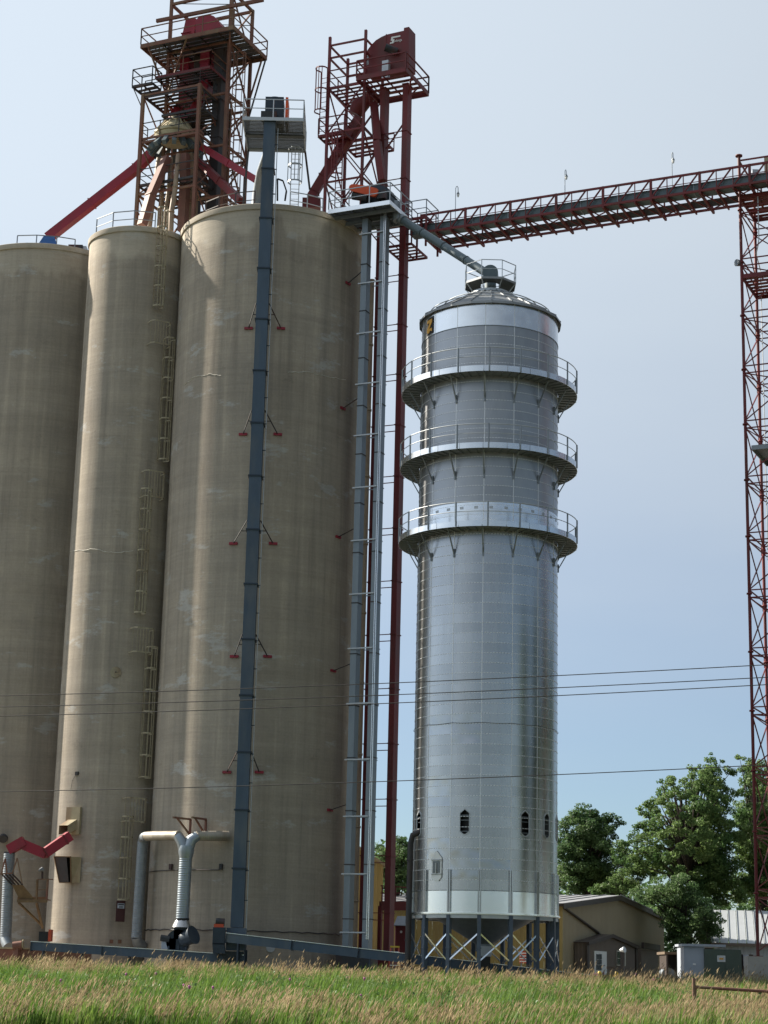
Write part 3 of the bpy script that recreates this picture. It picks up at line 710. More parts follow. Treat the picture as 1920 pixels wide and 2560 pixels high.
# drive head
pA = lambda x, y, Y: Z('A', x, y, Y)
h0, h1 = pA(1255, 985, 100.6), pA(1418, 858, 100.6)
obox('head_housing', bl, (h0[0], 100.3, 48.12), A3(h1[0] - h0[0], 0, 0), A3(0, 1.3, 0), A3(0, 0, h1[2] - 48.12), 'dark_blue')
lathe('head_cowl', bl, (h0[0] + h1[0]) / 2, 100.95, [(0.5, h1[2]), (0.5, h1[2] + 0.1), (0.2, h1[2] + 0.22)], 'dark_blue', n=20)
obox('motor', bl, (h0[0] - 0.2, 99.9, 48.14), A3(0.9, 0, 0), A3(0, 0.38, 0), A3(0, 0, 0.55), 'motor')
g0, g1 = pA(1428, 993, 100.2), pA(1456, 853, 100.2)
obox('belt_guard', bl, (g0[0], 100.0, 48.14), A3(g1[0] - g0[0], 0, 0), A3(0, 1.4, 0), A3(0, 0, g1[2] - 48.14), 'orange')
bar('raking_prop', bl, (-5.22, 103.7, 48.0), pA(1640, 1640, 104.3), 0.09, 'dark_steel')
bar('raking_prop', bl, (-8.6, 103.7, 48.0), (-8.9, 104.6, 43.6), 0.09, 'dark_steel')
# discharge spout behind the casing down to the roof
tube('discharge_spout', bl, [A3(-7.3, 100.9, 46.6), A3(-7.75, 102.2, 45.9), A3(-7.95, 103.3, 45.0), A3(-7.95, 103.3, 43.9)], [0.2, 0.2, 0.28, 0.32], 'galv_dull', 12)
lx = pA(1505, 1740, 103.9)
lad = thing('caged_ladder', (lx[0], 103.9, 43.6), 'galvanised caged ladder from the wide silo roof up to the blue leg platform', 'ladder')
ladder(lad, (lx[0], 103.9, 43.55), (lx[0], 103.9, 48.1), (1, 0, 0), (0, -1, 0), 'galv_pale', width=0.5, cage=(45.9, 48.0), hoop_step=1.4, cage_r=0.42, sw=0.05)
# boot and drive at the foot
bt = thing('leg_boot', (-7.1, 100.1, 0), 'dark blue boot hopper and framed take-up under the blue leg', 'boot')
obox('boot_box', bt, (-7.62, 99.6, 1.45), A3(1.0, 0, 0), A3(0, 0.95, 0), A3(0, 0, 1.13), 'blue_leg')
mesh('inlet_hopper', [(-7.9, 99.5, 1.4), (-6.7, 99.5, 1.4), (-6.7, 100.6, 1.4), (-7.9, 100.6, 1.4), (-7.6, 99.6, 0.75), (-7.0, 99.6, 0.75), (-7.0, 100.5, 0.75), (-7.6, 100.5, 0.75)],
     [(0, 1, 2, 3), (0, 4, 5, 1), (1, 5, 6, 2), (2, 6, 7, 3), (3, 7, 4, 0), (7, 6, 5, 4)], 'dark_blue', bt)
for x in (-8.0, -6.62):
    for y in (99.5, 100.6): bar('leg', bt, (x, y, 0), (x, y, 1.5), 0.08, 'dark_blue')
obox('base_box', bt, (-8.05, 99.45, 0.02), A3(1.5, 0, 0), A3(0, 1.2, 0), A3(0, 0, 0.5), 'motor')

# ================================================================== tall red leg with its support tower
RO = A3(-2.29, 104, 53.0) + V * 1.75
rl = thing('elevator_leg', (0, 105.2, 0), 'dark red twin-cased elevator leg with the lettered round-topped head', 'elevator leg')
TL = PL('B', 672, 700, RO, V); TR = PL('B', 877, 700, RO, V)
uL, uR = (TL - RO) @ U, (TR - RO) @ U
def rpt(u, v, z): p = RO + U * u + V * v; return A3(p[0], p[1], z)
secs = np.linspace(0.6, 52.8, 18)
for u_ in (uL, uR):
    for a, b_ in zip(secs[:-1], secs[1:]):
        obox('casing_section', rl, rpt(u_ - 0.17, -0.31, a + 0.004), U * 0.34, V * 0.62, A3(0, 0, b_ - a - 0.008), 'red')
        obox('joint_flange', rl, rpt(u_ - 0.21, -0.36, b_ - 0.03), U * 0.42, V * 0.72, A3(0, 0, 0.06), 'red')
for z in secs[1:-1]:
    for dz in (0, -0.38): bar('casing_tie', rl, rpt(uL + 0.17, -0.28, z + dz), rpt(uR - 0.17, -0.28, z + dz), 0.045, 'red')
# head housing: rounded on one side, square on the other
hp0 = rpt(0, -0.45, 0)
hb = lambda x, y: PL('B', x, y, hp0, V)
out = [hb(498, 500), hb(498, 300)]
for x, y in ((515, 270), (545, 230), (590, 185), (640, 155), (690, 133), (760, 117), (845, 98)): out.append(hb(x, y))
out += [hb(848, 72), hb(893, 62), hb(893, 440)]
hd = extrude('head_housing', rl, out[::-1], V * 1.0, 'red')
bar('head_seam', hd, hb(685, 130) - V * 0.01, hb(672, 470) - V * 0.01, 0.05, 'red', 0.02, up=V)
# maker's mark: a struck letter with a long top bar and small script below
def flat(name, parent, pts, m, dv=-0.03):
    return extrude(name, parent, [hb(x, y) + V * dv for x, y in pts], V * 0.02, m)
flat('logo', hd, [(733, 158), (815, 142), (815, 155), (748, 169), (746, 180), (762, 178), (752, 215), (718, 222), (720, 210), (737, 206), (741, 192), (727, 194)], 'white')
tcv = bpy.data.curves.new('lettering', 'FONT'); tcv.body = 'udenga'; tcv.size = 0.30; tcv.extrude = 0.004; tcv.materials.append(MATS['white'])
dg = bpy.context.evaluated_depsgraph_get()
tob = bpy.data.objects.new('lettering_curve', tcv); COL.objects.link(tob); dg = bpy.context.evaluated_depsgraph_get()
tme = bpy.data.meshes.new_from_object(tob.evaluated_get(dg)); bpy.data.objects.remove(tob, do_unlink=True)
lo = hb(757, 207) - V * 0.03
_link(bpy.data.objects.new('lettering', tme), hd, Matrix(((U[0] * 0.62, 0, V[0], lo[0]), (U[1] * 0.62, 0, V[1], lo[1]), (0, 0.8, 0, lo[2]), (0, 0, 0, 1))))
# drive on the head: pale box, motor and weather guard
q = hb(675, 460) - V * 0.5
obox('drive_guard', rl, A3(q[0], q[1], 53.1), U * 0.42, V * 0.3, A3(0, 0, 1.15), 'galv_pale')
tube('motor', rl, [hb(705, 285) - V * 0.5, hb(790, 300) - V * 0.1], 0.24, 'motor', 14)
q = hb(482, 420); obox('side_box', rl, A3(q[0], q[1], q[2]), U * 0.3, V * 0.4, A3(0, 0, 0.65), 'galv_pale')
rc = [A3(-2.29, 104, 53.0)]; rc += [rc[0] + U * 3.25, rc[0] + U * 3.25 + V * 3.5, rc[0] + V * 3.5]
platform(rl, rc, 'red', 'red', rail_h=1.1, toe=0.1, slat=0.5, gap=0.30, post_step=3.4, rw=0.075, beam=0.2)
bar('knee_brace', rl, rc[1] + V * 0.9, rpt(uR, 0, 51.9), 0.09, 'red'); bar('knee_brace', rl, rc[0] + V * 2.6 + U * 2.9, rpt(uR, 0.1, 52.0), 0.09, 'red')
bar('knee_brace', rl, rpt(uL + 0.2, 0, 48.9), rpt(uR - 0.17, 0, 50.4), 0.08, 'red')
# the support tower on the silo roof
rt_ = thing('leg_support_tower', (-3.5, 106, 43.6), 'dark red braced steel frame on the silo roof beside the lettered head', 'steel tower')
q = ray('B', 165, 240); P00 = CAM + q * (105.6 / q[1]); P00[2] = 43.5
eu, ev = U * 2.43, V * 2.6
RP = [P00, P00 + eu, P00 + eu + ev, P00 + ev]
zP = lambda y: PL('B', 160 - (y - 160) * 0.032, y, P00, V)[2]
for k, p in enumerate(RP): bar('post', rt_, p, A3(p[0], p[1], zP(160) if k in (0, 1) else zP(160) - 0.2), 0.15, 'red')
def ring(parent, ps, z, w, m, name='girt'):
    for k in range(4):
        a, b_ = ps[k], ps[(k + 1) % 4]; bar(name, parent, A3(a[0], a[1], z), A3(b_[0], b_[1], z), w, m)
for y in (240, 355, 640, 1050, 1500): ring(rt_, RP, zP(y), 0.10, 'red')
lv = [43.6, zP(1500), zP(1050), zP(640)]
def xbr(parent, a, b_, z0, z1, w, m, both=True, name='brace'):
    bar(name, parent, A3(a[0], a[1], z0), A3(b_[0], b_[1], z1), w, m)
    if both: bar(name, parent, A3(b_[0], b_[1], z0), A3(a[0], a[1], z1), w, m)
for z0, z1 in zip(lv[1:-1], lv[2:]):
    for k in range(4): xbr(rt_, RP[k], RP[(k + 1) % 4], z0, z1, 0.07, 'red')
for k in range(4): xbr(rt_, RP[k], RP[(k + 1) % 4], lv[0], lv[1], 0.07, 'red', False)
zz = zP(640)
platform(rt_, [A3(p[0], p[1], zz + 0.12) for p in RP], 'red', 'red', rail_h=1.1, toe=0, slat=0.42, gap=0.24, sides=(0, 3), rw=0.06, post_step=1.3)
zz = zP(1050); o = RP[0] - U * 0.6
platform(rt_, [A3(*(o[:2]), zz), A3(*((o + U * 1.75)[:2]), zz), A3(*((o + U * 1.75 + V * 1.2)[:2]), zz), A3(*((o + V * 1.2)[:2]), zz)], 'red', 'red', rail_h=1.1, toe=0, slat=0.4, gap=0.22, rw=0.055, post_step=1.7)
o = RP[0] + U * 0.3 + V * 1.3
platform(rt_, [A3(*((o + U * a + V * b_)[:2]), zz) for a, b_ in ((0, 0), (2.6, 0), (2.6, 2.2), (0, 2.2))], 'red', 'red', toe=0, slat=0.5, gap=0.3, sides=(2,), rw=0.05)
rlad = thing('caged_ladder', tuple(P00 - U * 0.35), 'thin dark red caged ladder on the corner of the red roof tower', 'ladder')
b0 = P00 - U * 0.25 - V * 0.15
ladder(rlad, A3(b0[0], b0[1], zP(1050)), A3(b0[0], b0[1], zP(480)), U, -V, 'red', width=0.42, cage=(zP(870), zP(480)), hoop_step=1.7, cage_r=0.38)
b1 = P00 + U * 0.95 - V * 0.12
ladder(rlad, A3(b1[0], b1[1], 43.6), A3(b1[0], b1[1], zP(1050)), U, -V, 'red', width=0.42, cage=(zP(1480), zP(1080)), hoop_step=1.5, cage_r=0.36)
# red spouts out of the head
sp1 = thing('grain_spout', (-4, 105, 43.6), 'dark red square spout sloping from the lettered head to the wide silo roof', 'spout')
def sq(name, parent, pts, w, m, h=None):
    for a, b_ in zip(pts[:-1], pts[1:]): bar(name, parent, a, b_, w, m, h)
spn = RP[0] + V * 1.3
S1 = [PL('B', 545, 700, spn, V), PL('B', 440, 900, spn, V)]
tube('turnhead', sp1, [PL('B', 550, 700, spn, V), PL('B', 430, 800, spn, V), PL('B', 395, 870, spn, V)], [0.3, 0.55, 0.42], 'red', 14)
a, b_ = PL('B', 445, 900, spn, V), PL('B', 225, 1250, spn, V); c_ = PL('B', -10, 1640, spn + V * -0.6, V)
sq('spout_run', sp1, [a, b_, c_], 0.5, 'red', 0.55)
for tt in (0.25, 0.6): p = interp(a, b_, tt); bar('spout_flange', sp1, p, p + (b_ - a) * 0.02, 0.62, 'red', 0.67)
for tt in (0.15, 0.5, 0.85): p = interp(b_, c_, tt); bar('spout_flange', sp1, p, p + (c_ - b_) * 0.015, 0.6, 'red', 0.65)
obox('spout_landing', sp1, c_ - A3(0.5, 0.3, 0.7), A3(1.1, 0, 0), A3(0, 0.9, 0), A3(0, 0, 0.6), 'red')
sp2 = thing('grain_spout', (-0.9, 105, 44), 'dark red spout dropping beside the twin casing to the grey drive head', 'spout')
sq('spout_run', sp2, [PL('B', 572, 780, spn, V), PL('B', 600, 1120, RO - V * 0.9, V), PL('B', 648, 1480, RO - V * 0.9, V)], 0.42, 'red', 0.42)

# ================================================================== galvanised leg with the orange guard
GO = A3(-3.64, 102, 43.6) + V * 1.4
gl = thing('elevator_leg', (-0.9, 102.5, 0), 'galvanised twin-cased elevator leg with bright orange belt guard', 'elevator leg')
GLp = PL('B', 503, 1960, GO, V); GRp = PL('B', 668, 1960, GO, V)
gu0, gu1 = (GLp - GO) @ U, (GRp - GO) @ U
def gpt(u, v, z): p = GO + U * u + V * v; return A3(p[0], p[1], z)
gsec = np.linspace(0.4, 43.2, 16)
for u_, mm in ((gu0, 'galv_dull'), (gu1, 'galv_dull')):
    for a, b_ in zip(gsec[:-1], gsec[1:]):
        obox('casing_section', gl, gpt(u_ - 0.18, -0.25, a + 0.004), U * 0.36, V * 0.55, A3(0, 0, b_ - a - 0.008), 'casing_galv' if 'casing_galv' in MATS else mm)
        obox('joint_flange', gl, gpt(u_ - 0.21, -0.28, b_ - 0.025), U * 0.42, V * 0.61, A3(0, 0, 0.05), 'dark_steel')
for k, z in enumerate(np.linspace(2.55, 42.2, 14)):
    bar('cross_tie', gl, gpt(gu0 - 0.30, -0.33, z), gpt(gu1 + 0.05, -0.33, z), 0.05, 'galv_pale', 0.07)
    bar('cross_tie', gl, gpt(gu0 + 0.30, 0.34, z), gpt(gu1 + 0.2, 0.34, z), 0.04, 'galv_dull', 0.05)
for du in (0.1, 0.2): pipe('conduit', gl, gpt(gu1 + du, -0.31, 2.2), gpt(gu1 + du, -0.31, 43.3), 0.035, 'galv_bright', 8)
gc = [A3(-3.64, 102, 43.55)]; gc = [gc[0], gc[0] + U * 3.9, gc[0] + U * 3.9 + V * 3.15, gc[0] + V * 3.15]
gp = platform(gl, gc, 'grating', 'galv_pale', rail_h=1.1, toe=0.0, slat=0.17, gap=0.06, post_step=1.3, rw=0.05, beam=0.26, bm='galv_bright', sides=(0, 1, 2, 3))
for v_ in (0.9, 1.9): bar('joist', gp, gc[0] + V * v_ - K3 * 0.2, gc[1] + V * v_ - K3 * 0.2, 0.12, 'galv_dull', 0.2)
# rounded drive head, seen end on
ghp = gpt(0, -0.35, 0); gb = lambda x, y: PL('B', x, y, ghp, V)
uu0, uu1 = gu0 - 0.28, gu1 + 0.42; um = (uu0 + uu1) / 2; R_ = (uu1 - uu0) / 2
prof = [gpt(uu0, -0.35, 43.6)] + [gpt(um - R_ * math.cos(a), -0.35, 44.35 + R_ * 0.85 * math.sin(a)) for a in np.linspace(0, math.pi, 13)] + [gpt(uu1, -0.35, 43.6)]
ghd = extrude('head_housing', gl, prof[::-1], V * 1.1, 'dark_blue')
for a in np.linspace(0.2, math.pi - 0.2, 6):
    q = gpt(um - (R_ + 0.02) * math.cos(a), 0, 44.35 + (R_ + 0.02) * 0.85 * math.sin(a)); bar('head_flange', ghd, q - V * 0.37, q + V * 0.77, 0.05, 'black')
ogp = gpt(0, -0.95, 0); ob = lambda x, y: PL('B', x, y, ogp, V)
oc = [(345, 1525), (365, 1512), (400, 1512), (470, 1522), (560, 1540), (598, 1552), (606, 1570), (603, 1600), (585, 1618), (560, 1622), (470, 1600), (380, 1578), (350, 1566), (338, 1548)]
og = extrude('belt_guard', gl, [ob(x, y) for x, y in oc], V * 0.22, 'orange')
tube('motor', gl, [ob(360, 1600) + V * 0.3, ob(500, 1620) + V * 0.3], 0.25, 'motor', 12)
obox('gearbox', gl, ob(590, 1640) + V * 0.1, U * 0.5, V * 0.5, A3(0, 0, 0.5), 'motor')
for (x, y) in ((752, 612), (741, 882), (731, 1160), (720, 1449), (713, 1750)):
    p, nn, tt = cyl_pt('three', 'T', x, y, 0.05)
    bar('wall_bracket', gl, p - tt * 0.22, p + tt * 0.22, 0.09, 'red_bright', 0.14)
    q = gpt(gu0, -0.2, p[2] + 0.25); bar('stay', gl, p, q, 0.045, 'dark_steel')
# tan downpipe beside the silo, behind the galvanised casings
tpx = PL('K', 1078, 300, RO - V * 1.0, V)
tpp = thing('downpipe', (tpx[0], tpx[1], 0), 'tan rust-streaked vertical pipe between the red and galvanised casings', 'pipe')
for z in np.arange(0.3, 40, 3.98):
    pipe('pipe_length', tpp, (tpx[0], tpx[1], z), (tpx[0], tpx[1], z + 3.97), 0.155, 'tan_pipe', 14)
    pipe('coupling', tpp, (tpx[0], tpx[1], z + 3.90), (tpx[0], tpx[1], z + 4.02), 0.19, 'tan_pipe', 14)

# ================================================================== the long pipe from the galvanised head to the dryer
lp = thing('transfer_pipe', (3, 103, 41), 'long grey pipe sloping from the orange-guarded head to the dryer top', 'pipe')
a, b_ = Z('B', 822, 1835, 101.9), A3(DX - 0.1, DY - 0.05, 40.55 * KD)
npz = 4
for k in range(npz):
    p, q = interp(a, b_, k / npz), interp(a, b_, (k + 1) / npz - 0.002); pipe('pipe_length', lp, p, q, 0.235, 'pipe_grey', 20)
    if k: pipe('coupling', lp, p - (b_ - a) * 0.006, p + (b_ - a) * 0.006, 0.255, 'pipe_grey', 20)
pipe('elbow_collar', lp, a - (b_ - a) * 0.03, a + (b_ - a) * 0.03, 0.30, 'galv_dull', 16)
pipe('drop_neck', lp, a + A3(-0.2, 0, -0.1), a + A3(-0.35, 0.2, 1.1), 0.28, 'galv_dull', 16)

# ================================================================== conveyor bridge
bn = A3(1.2, 104.0, 0)
zbt = PL('E', 340, 500, bn, V)[2]; zbb = PL('E', 340, 636, bn, V)[2]
bz = lambda s, v, z: A3(*((bn + U * s + V * v)[:2]), z)
s_of = lambda c, x, y: (PL(c, x, y, bn, V) - bn) @ U
sA, sB = s_of('E', 650, 450), s_of('F', 1068, 300)
NPAN = 5; LP = (sB - sA) / NPAN; s0 = sA - 1 * LP; s1 = sA + 6.6 * LP
bd = thing('conveyor_bridge', tuple(bz(0, 0, zbb)), 'dark red truss gantry carrying a grey conveyor casing across the sky', 'conveyor bridge')
farv = 2.75
for v_, zz, w in ((0, zbt, 0.11), (0, zbb, 0.12), (farv, zbb, 0.12), (farv, zbt, 0.09)): bar('chord', bd, bz(s0, v_, zz), bz(s1, v_, zz), w, 'red')
bar('mid_rail', bd, bz(s0, 0, (zbt + zbb) / 2 + 0.03), bz(s1, 0, (zbt + zbb) / 2 + 0.03), 0.035, 'red')
nsub = int((s1 - s0) / (LP / 3)) + 1
for k in range(nsub):
    s = s0 + k * LP / 3
    if s > s1: break
    main = (k % 3 == 0)
    bar('vertical', bd, bz(s, 0, zbb), bz(s, 0, zbt + (0.06 if main else 0)), 0.13 if main else 0.05, 'red')
    if main: bar('vertical', bd, bz(s, farv, zbb), bz(s, farv, zbt), 0.08, 'red')
    if s + LP / 3 <= s1 + 0.01:
        bar('diagonal', bd, bz(s, 0, zbb), bz(s + LP / 3 * 0.92, 0, zbt), 0.075, 'red')
        if main: bar('diagonal', bd, bz(s, farv, zbb), bz(s + LP, farv, zbt), 0.06, 'red')
        bar('floor_diagonal', bd, bz(s, 0.05, zbb - 0.09), bz(s + LP / 3, farv, zbb - 0.09), 0.055, 'red')
    bar('cross_beam', bd, bz(s, -0.05, zbb - 0.1), bz(s, farv + (0.28 if main else 0.05), zbb - 0.1), 0.12 if main else 0.08, 'red', 0.16)
for k in range(int(s1 - s0) + 1):
    a = s0 + k * (s1 - s0) / (int(s1 - s0) + 1); b_ = a + (s1 - s0) / (int(s1 - s0) + 1)
obc = bars('conveyor_casing', bd, [(bz(s0 - 0.8, 0.55, zbb + 0.26), bz(s1, 0.55, zbb + 0.26), 0.75, 0.50)], 'pipe_grey')
bars('casing_lid', obc, [(bz(s0 - 0.8, 0.55, zbb + 0.53), bz(s1, 0.55, zbb + 0.53), 0.85, 0.03)], 'galv_dull')
for k in range(int((s1 - s0) / 2.2)):
    s = s0 + 1 + k * 2.2; bar('casing_flange', obc, bz(s, 0.15, zbb + 0.26), bz(s, 0.95, zbb + 0.26), 0.06, 'galv_dull', 0.56)
wl = [(bz(s0, 1.45 + 0.11 * k, zbb + 0.02), bz(s1, 1.45 + 0.11 * k, zbb + 0.02), 0.075, 0.03) for k in range(9)]
bars('walkway_grating', bd, wl, 'dark_steel')
# the little landing at the start of the gantry
lc = HZ('B', 905, 1765, zbb + 1.15)
for sgn in ():
    pass
sl0 = s_of('B', 900, 1850)
lz = zbt - 0.15
lp_c = [bz(sl0 - 0.2, -0.2, lz), bz(sl0 + 1.15, -0.2, lz), bz(sl0 + 1.15, 1.6, lz), bz(sl0 - 0.2, 1.6, lz)]
platform(bd, lp_c, 'red', 'galv_dull', rail_h=1.05, toe=0, slat=0.4, gap=0.25, rw=0.045, beam=0.18, bm='red')
for cpt in lp_c: bar('landing_post', bd, cpt - K3 * 1.9, cpt, 0.1, 'red')
o = bz(sl0 - 1.6, 0.1, zbb - 0.5)
platform(bd, [o, o + U * 1.7, o + U * 1.7 + V * 2.4, o + V * 2.4], 'red', 'red', rail_h=1.1, toe=0, slat=0.45, gap=0.28, sides=(0, 3), rw=0.06)
bar('hanger', bd, o, o + K3 * 1.2, 0.07, 'red'); bar('hanger', bd, o + U * 1.7, o + U * 1.7 + K3 * 1.2, 0.07, 'red')
# lamp standards on the gantry
for nme, (c, xb, yb, xt, yt, hx, hy) in {'nearest the red leg': ('E', 573, 560, 572, 290, 591, 345), 'half way along': ('E', 1444, 440, 1443, 158, 1454, 205), 'closest to the lattice tower': ('F', 834, 480, 828, 125, 840, 185)}.items():
    a = PL(c, xb, yb, bn + V * 0.4, V); b_ = PL(c, xt, yt, bn + V * 0.4, V); h = PL(c, hx, hy, bn + V * 0.4, V)
    l = thing('gantry_lamp', tuple(A3(b_[0], b_[1], zbb + 0.55)), 'thin hooked lamp standard on the conveyor gantry, ' + nme, 'lamp post', 'lamps on the conveyor gantry')
    d = h - b_; top = b_ + A3(0, 0, 0.12)
    tube('hooked_pole', l, [A3(b_[0], b_[1], zbb + 0.5), b_, b_ + d * 0.2 + A3(0, 0, 0.10) - A3(0, 0, d[2] * 0.2), A3(*((b_ + d * 0.6)[:2]), b_[2] + 0.12), A3(*((b_ + d * 0.95)[:2]), b_[2] + 0.02), A3(h[0], h[1], h[2] + 0.2)], 0.025, 'galv_pale', 6)
    lathe('lamp_globe', l, h[0], h[1], [(0.03, h[2] + 0.14), (0.06, h[2] + 0.1), (0.075, h[2]), (0.045, h[2] - 0.1), (0.012, h[2] - 0.13)], 'white', n=12)
    lathe('lamp_cap', l, h[0], h[1], [(0.03, h[2] + 0.22), (0.09, h[2] + 0.09), (0.09, h[2] + 0.07)], 'galv_dull', n=12)

# ================================================================== right-hand lattice tower
tq = A3(19.33, 97.0, 0); tw = thing('lattice_tower', (tq[0], tq[1], 1.7), 'tall dark red lattice tower of round posts holding up the gantry', 'lattice tower')
TP = [tq, tq + U * 3.5, tq + U * 3.5 + V * 3.5, tq + V * 3.5]
ZT0, ZT1 = 1.75, 45.2
for p in TP: pipe('post', tw, A3(p[0], p[1], ZT0), A3(p[0], p[1], ZT1), 0.085, 'red', 10)
NB = 13; bh_ = (42.0 - ZT0) / NB
for k in range(NB):
    z0 = ZT0 + k * bh_; z1 = z0 + bh_
    for q in range(4):
        a, b_ = TP[q], TP[(q + 1) % 4]
        xbr(tw, a, b_, z0 + 0.22, z1 - 0.22, 0.055, 'red')
        for dz in (-0.2, 0.2): bar('girt', tw, A3(a[0], a[1], z1 + dz), A3(b_[0], b_[1], z1 + dz), 0.06, 'red')
        pipe('post_flange', tw, A3(a[0], a[1], z1 - 0.04), A3(a[0], a[1], z1 + 0.04), 0.15, 'red', 10)
        bar('gusset', tw, A3(a[0], a[1], z1 - 0.3), A3(a[0], a[1], z1 + 0.3), 0.24, 'red', 0.02, up=(V if q % 2 else U))
    bar('plan_brace', tw, A3(*TP[0][:2], z1 - 0.2), A3(*TP[2][:2], z1 - 0.2), 0.05, 'red')
pipe('post_cap', tw, A3(*tq[:2], ZT1), A3(*tq[:2], ZT1 + 0.08), 0.2, 'red', 10)
for q in range(4): bar('top_beam', tw, A3(*TP[q][:2], ZT1 - 0.25), A3(*TP[(q + 1) % 4][:2], ZT1 - 0.25), 0.08, 'red')
for zz, sd, mm in ((zbb - 0.1, (0, 1, 2), 'red'), (38.2, (), 'red')):
    platform(tw, [A3(p[0], p[1], zz) for p in TP], mm, mm, rail_h=1.1, toe=0, slat=0.45, gap=0.2, sides=sd, rw=0.06, beam=0.24)
zz = Z('T', 1620, 965, 97)[2]
platform(tw, [A3(*((tq + U * a + V * b_)[:2]), zz) for a, b_ in ((0.35, -0.1), (3.4, -0.1), (3.4, 3.4), (0.35, 3.4))], 'galv_dull', 'galv_dull', toe=0, slat=0.2, gap=0.03, sides=(), beam=0.24)
p = Z('F', 1545, 330, 98.2); obox('control_box', tw, A3(p[0] - 0.15, 98.1, p[2] - 0.1), A3(0.36, 0, 0), A3(0, 0.25, 0), A3(0, 0, 0.6), 'cabinet_grey')
p = Z('F', 1628, 385, 98.3); obox('drive_cover', tw, A3(p[0], 98.2, p[2]), U * 1.1, V * 0.8, A3(0, 0, 1.7), 'tan_paint')
tube('floodlight', tw, [Z('F', 1385, 1060, 97) , Z('F', 1415, 1065, 97.1), Z('F', 1440, 1075, 97.2)], [0.20, 0.17, 0.06], 'galv_dull', 12)
bar('light_arm', tw, Z('F', 1420, 1068, 97.1), A3(*tq[:2], Z('F', 1420, 1085, 97)[2]), 0.06, 'galv_dull')
tube('cable_conduit', tw, [A3(*((tq + U * 1.0)[:2]), 44.0), A3(*((tq + U * 1.0)[:2]), 40.2), A3(*((tq + U * 0.95)[:2]), 39.8), A3(*((tq + U * 0.6 + V * 1)[:2]), 39.7), A3(*((tq + U * 0.3 + V * 3.3)[:2]), 39.6), A3(*((tq + U * 0.3 + V * 3.3)[:2]), 2.2)], 0.03, 'galv_pale', 6)
for k, p in enumerate(TP):
    f = thing('tower_footing', (p[0], p[1], 0), 'square concrete footing under one post of the red lattice tower', 'footing', 'footings of the lattice tower')
    obox('pier', f, A3(p[0] - 0.62, p[1] - 0.55, -0.1), A3(1.5, 0, 0), A3(0, 1.1, 0), A3(0, 0, 1.83), 'pad')
    obox('base_plate', f, A3(p[0] - 0.22, p[1] - 0.22, 1.735), A3(0.44, 0, 0), A3(0, 0.44, 0), A3(0, 0, 0.03), 'red')
CR.update(N=(0, 2080, 6.146), Q=(1680, 2340, 6.9125), R=(1400, 2200, 6.381))
# ================================================================== old head tower on the roofs
HP0 = A3(-15.82, 109.0, ZR); HQ0 = A3(-14.48, 110.0, ZR)
ht = thing('head_tower', (-13, 110, ZR), 'tall rust-brown steel headhouse frame with several railed decks above the silos', 'steel tower')
HP = [HP0, HP0 + U * 4.1, HP0 + U * 4.1 + V * 3.9, HP0 + V * 3.9]
HQ = [HQ0, HQ0 + U * 4.45, HQ0 + U * 4.45 + V * 2.75, HQ0 + V * 2.75]
at = lambda p, z: A3(p[0], p[1], z)
Az = lambda x, y, O: PL('A', x, y, O, V)[2]
zD = 53.92; zTop = 57.48; zRing = 60.88
for p in HP: bar('post', ht, at(p, ZR - 0.1), at(p, zD + 0.1), 0.20, 'rust_steel')
for k, p in enumerate(HQ): bar('post', ht, at(p, ZR - 0.1), at(p, 63.5 if k in (0, 1) else zRing + 0.1), 0.22 if k == 1 else 0.18, 'rust_steel')
ring(ht, HQ, zRing, 0.16, 'rust_steel', 'top_beam')
bar('trolley_beam', ht, Z('A', 315, 182, 109.3), Z('A', 1240, -2, 109.3 - 2.35), 0.16, 'rust_steel', 0.22)
bar('guy_rod', ht, at(HQ[0], zRing) + U * 0.3, at(HQ[1], zRing - 0.9), 0.04, 'dark_steel')
bar('guy_rod', ht, at(HQ[3], zRing), at(HQ[2], zRing - 1.0), 0.04, 'dark_steel')
lev = [ZR, 47.0, 50.4, zD, zTop]
for z in lev[1:]: ring(ht, HQ, z - 0.05, 0.13, 'rust_steel', 'girt')
for z0, z1 in zip(lev[:-1], lev[1:]):
    for k in (1, 2, 3): xbr(ht, HQ[k], HQ[(k + 1) % 4], z0, z1, 0.09, 'rust_steel', True)
xbr(ht, HQ[1], HQ[2], zTop, zRing, 0.08, 'rust_steel'); xbr(ht, HQ[0], HQ[3], zTop, zRing, 0.07, 'rust_steel', False)
for z in (47.2, 50.7, zD): ring(ht, HP, z, 0.13, 'rust_steel', 'girt')
for z0, z1 in ((ZR, 47.2), (47.2, 50.7), (50.7, zD)):
    for k in (1, 2, 3): xbr(ht, HP[k], HP[(k + 1) % 4], z0, z1, 0.07, 'rust_steel', k != 2)
bar('brace', ht, at(HP[3], 44), at(HP[0], 46.2), 0.06, 'dark_steel'); bar('brace', ht, at(HP[0], 44.2), at(HP[3], 47), 0.06, 'dark_steel')
def plat(O, lu, lv, z, m, rm, sides=(0, 1, 2, 3), slat=0.35, gap=0.16, **kw):
    O = A3(O[0], O[1], z); return platform(ht, [O, O + U * lu, O + U * lu + V * lv, O + V * lv], m, rm, sides=sides, slat=slat, gap=gap, toe=0.0, **kw)
tO = A3(-16.17, 109, 0)
plat(tO, 6.72, 4.42, zTop, 'dark_steel', 'rust_steel', slat=0.42, gap=0.07, rail_h=1.1, post_step=2.3, rw=0.06, beam=0.26, bm='rust_steel')
for k, (a, b_) in enumerate(((0.5, 0.1), (3.3, 0.1), (6.3, 0.3), (6.5, 4.2))):
    p = tO + U * a + V * b_; q = HQ[(0, 0, 1, 2)[k]]; bar('raker', ht, at(p, zTop - 0.2), at(q, zTop - 3.0), 0.09, 'rust_steel')
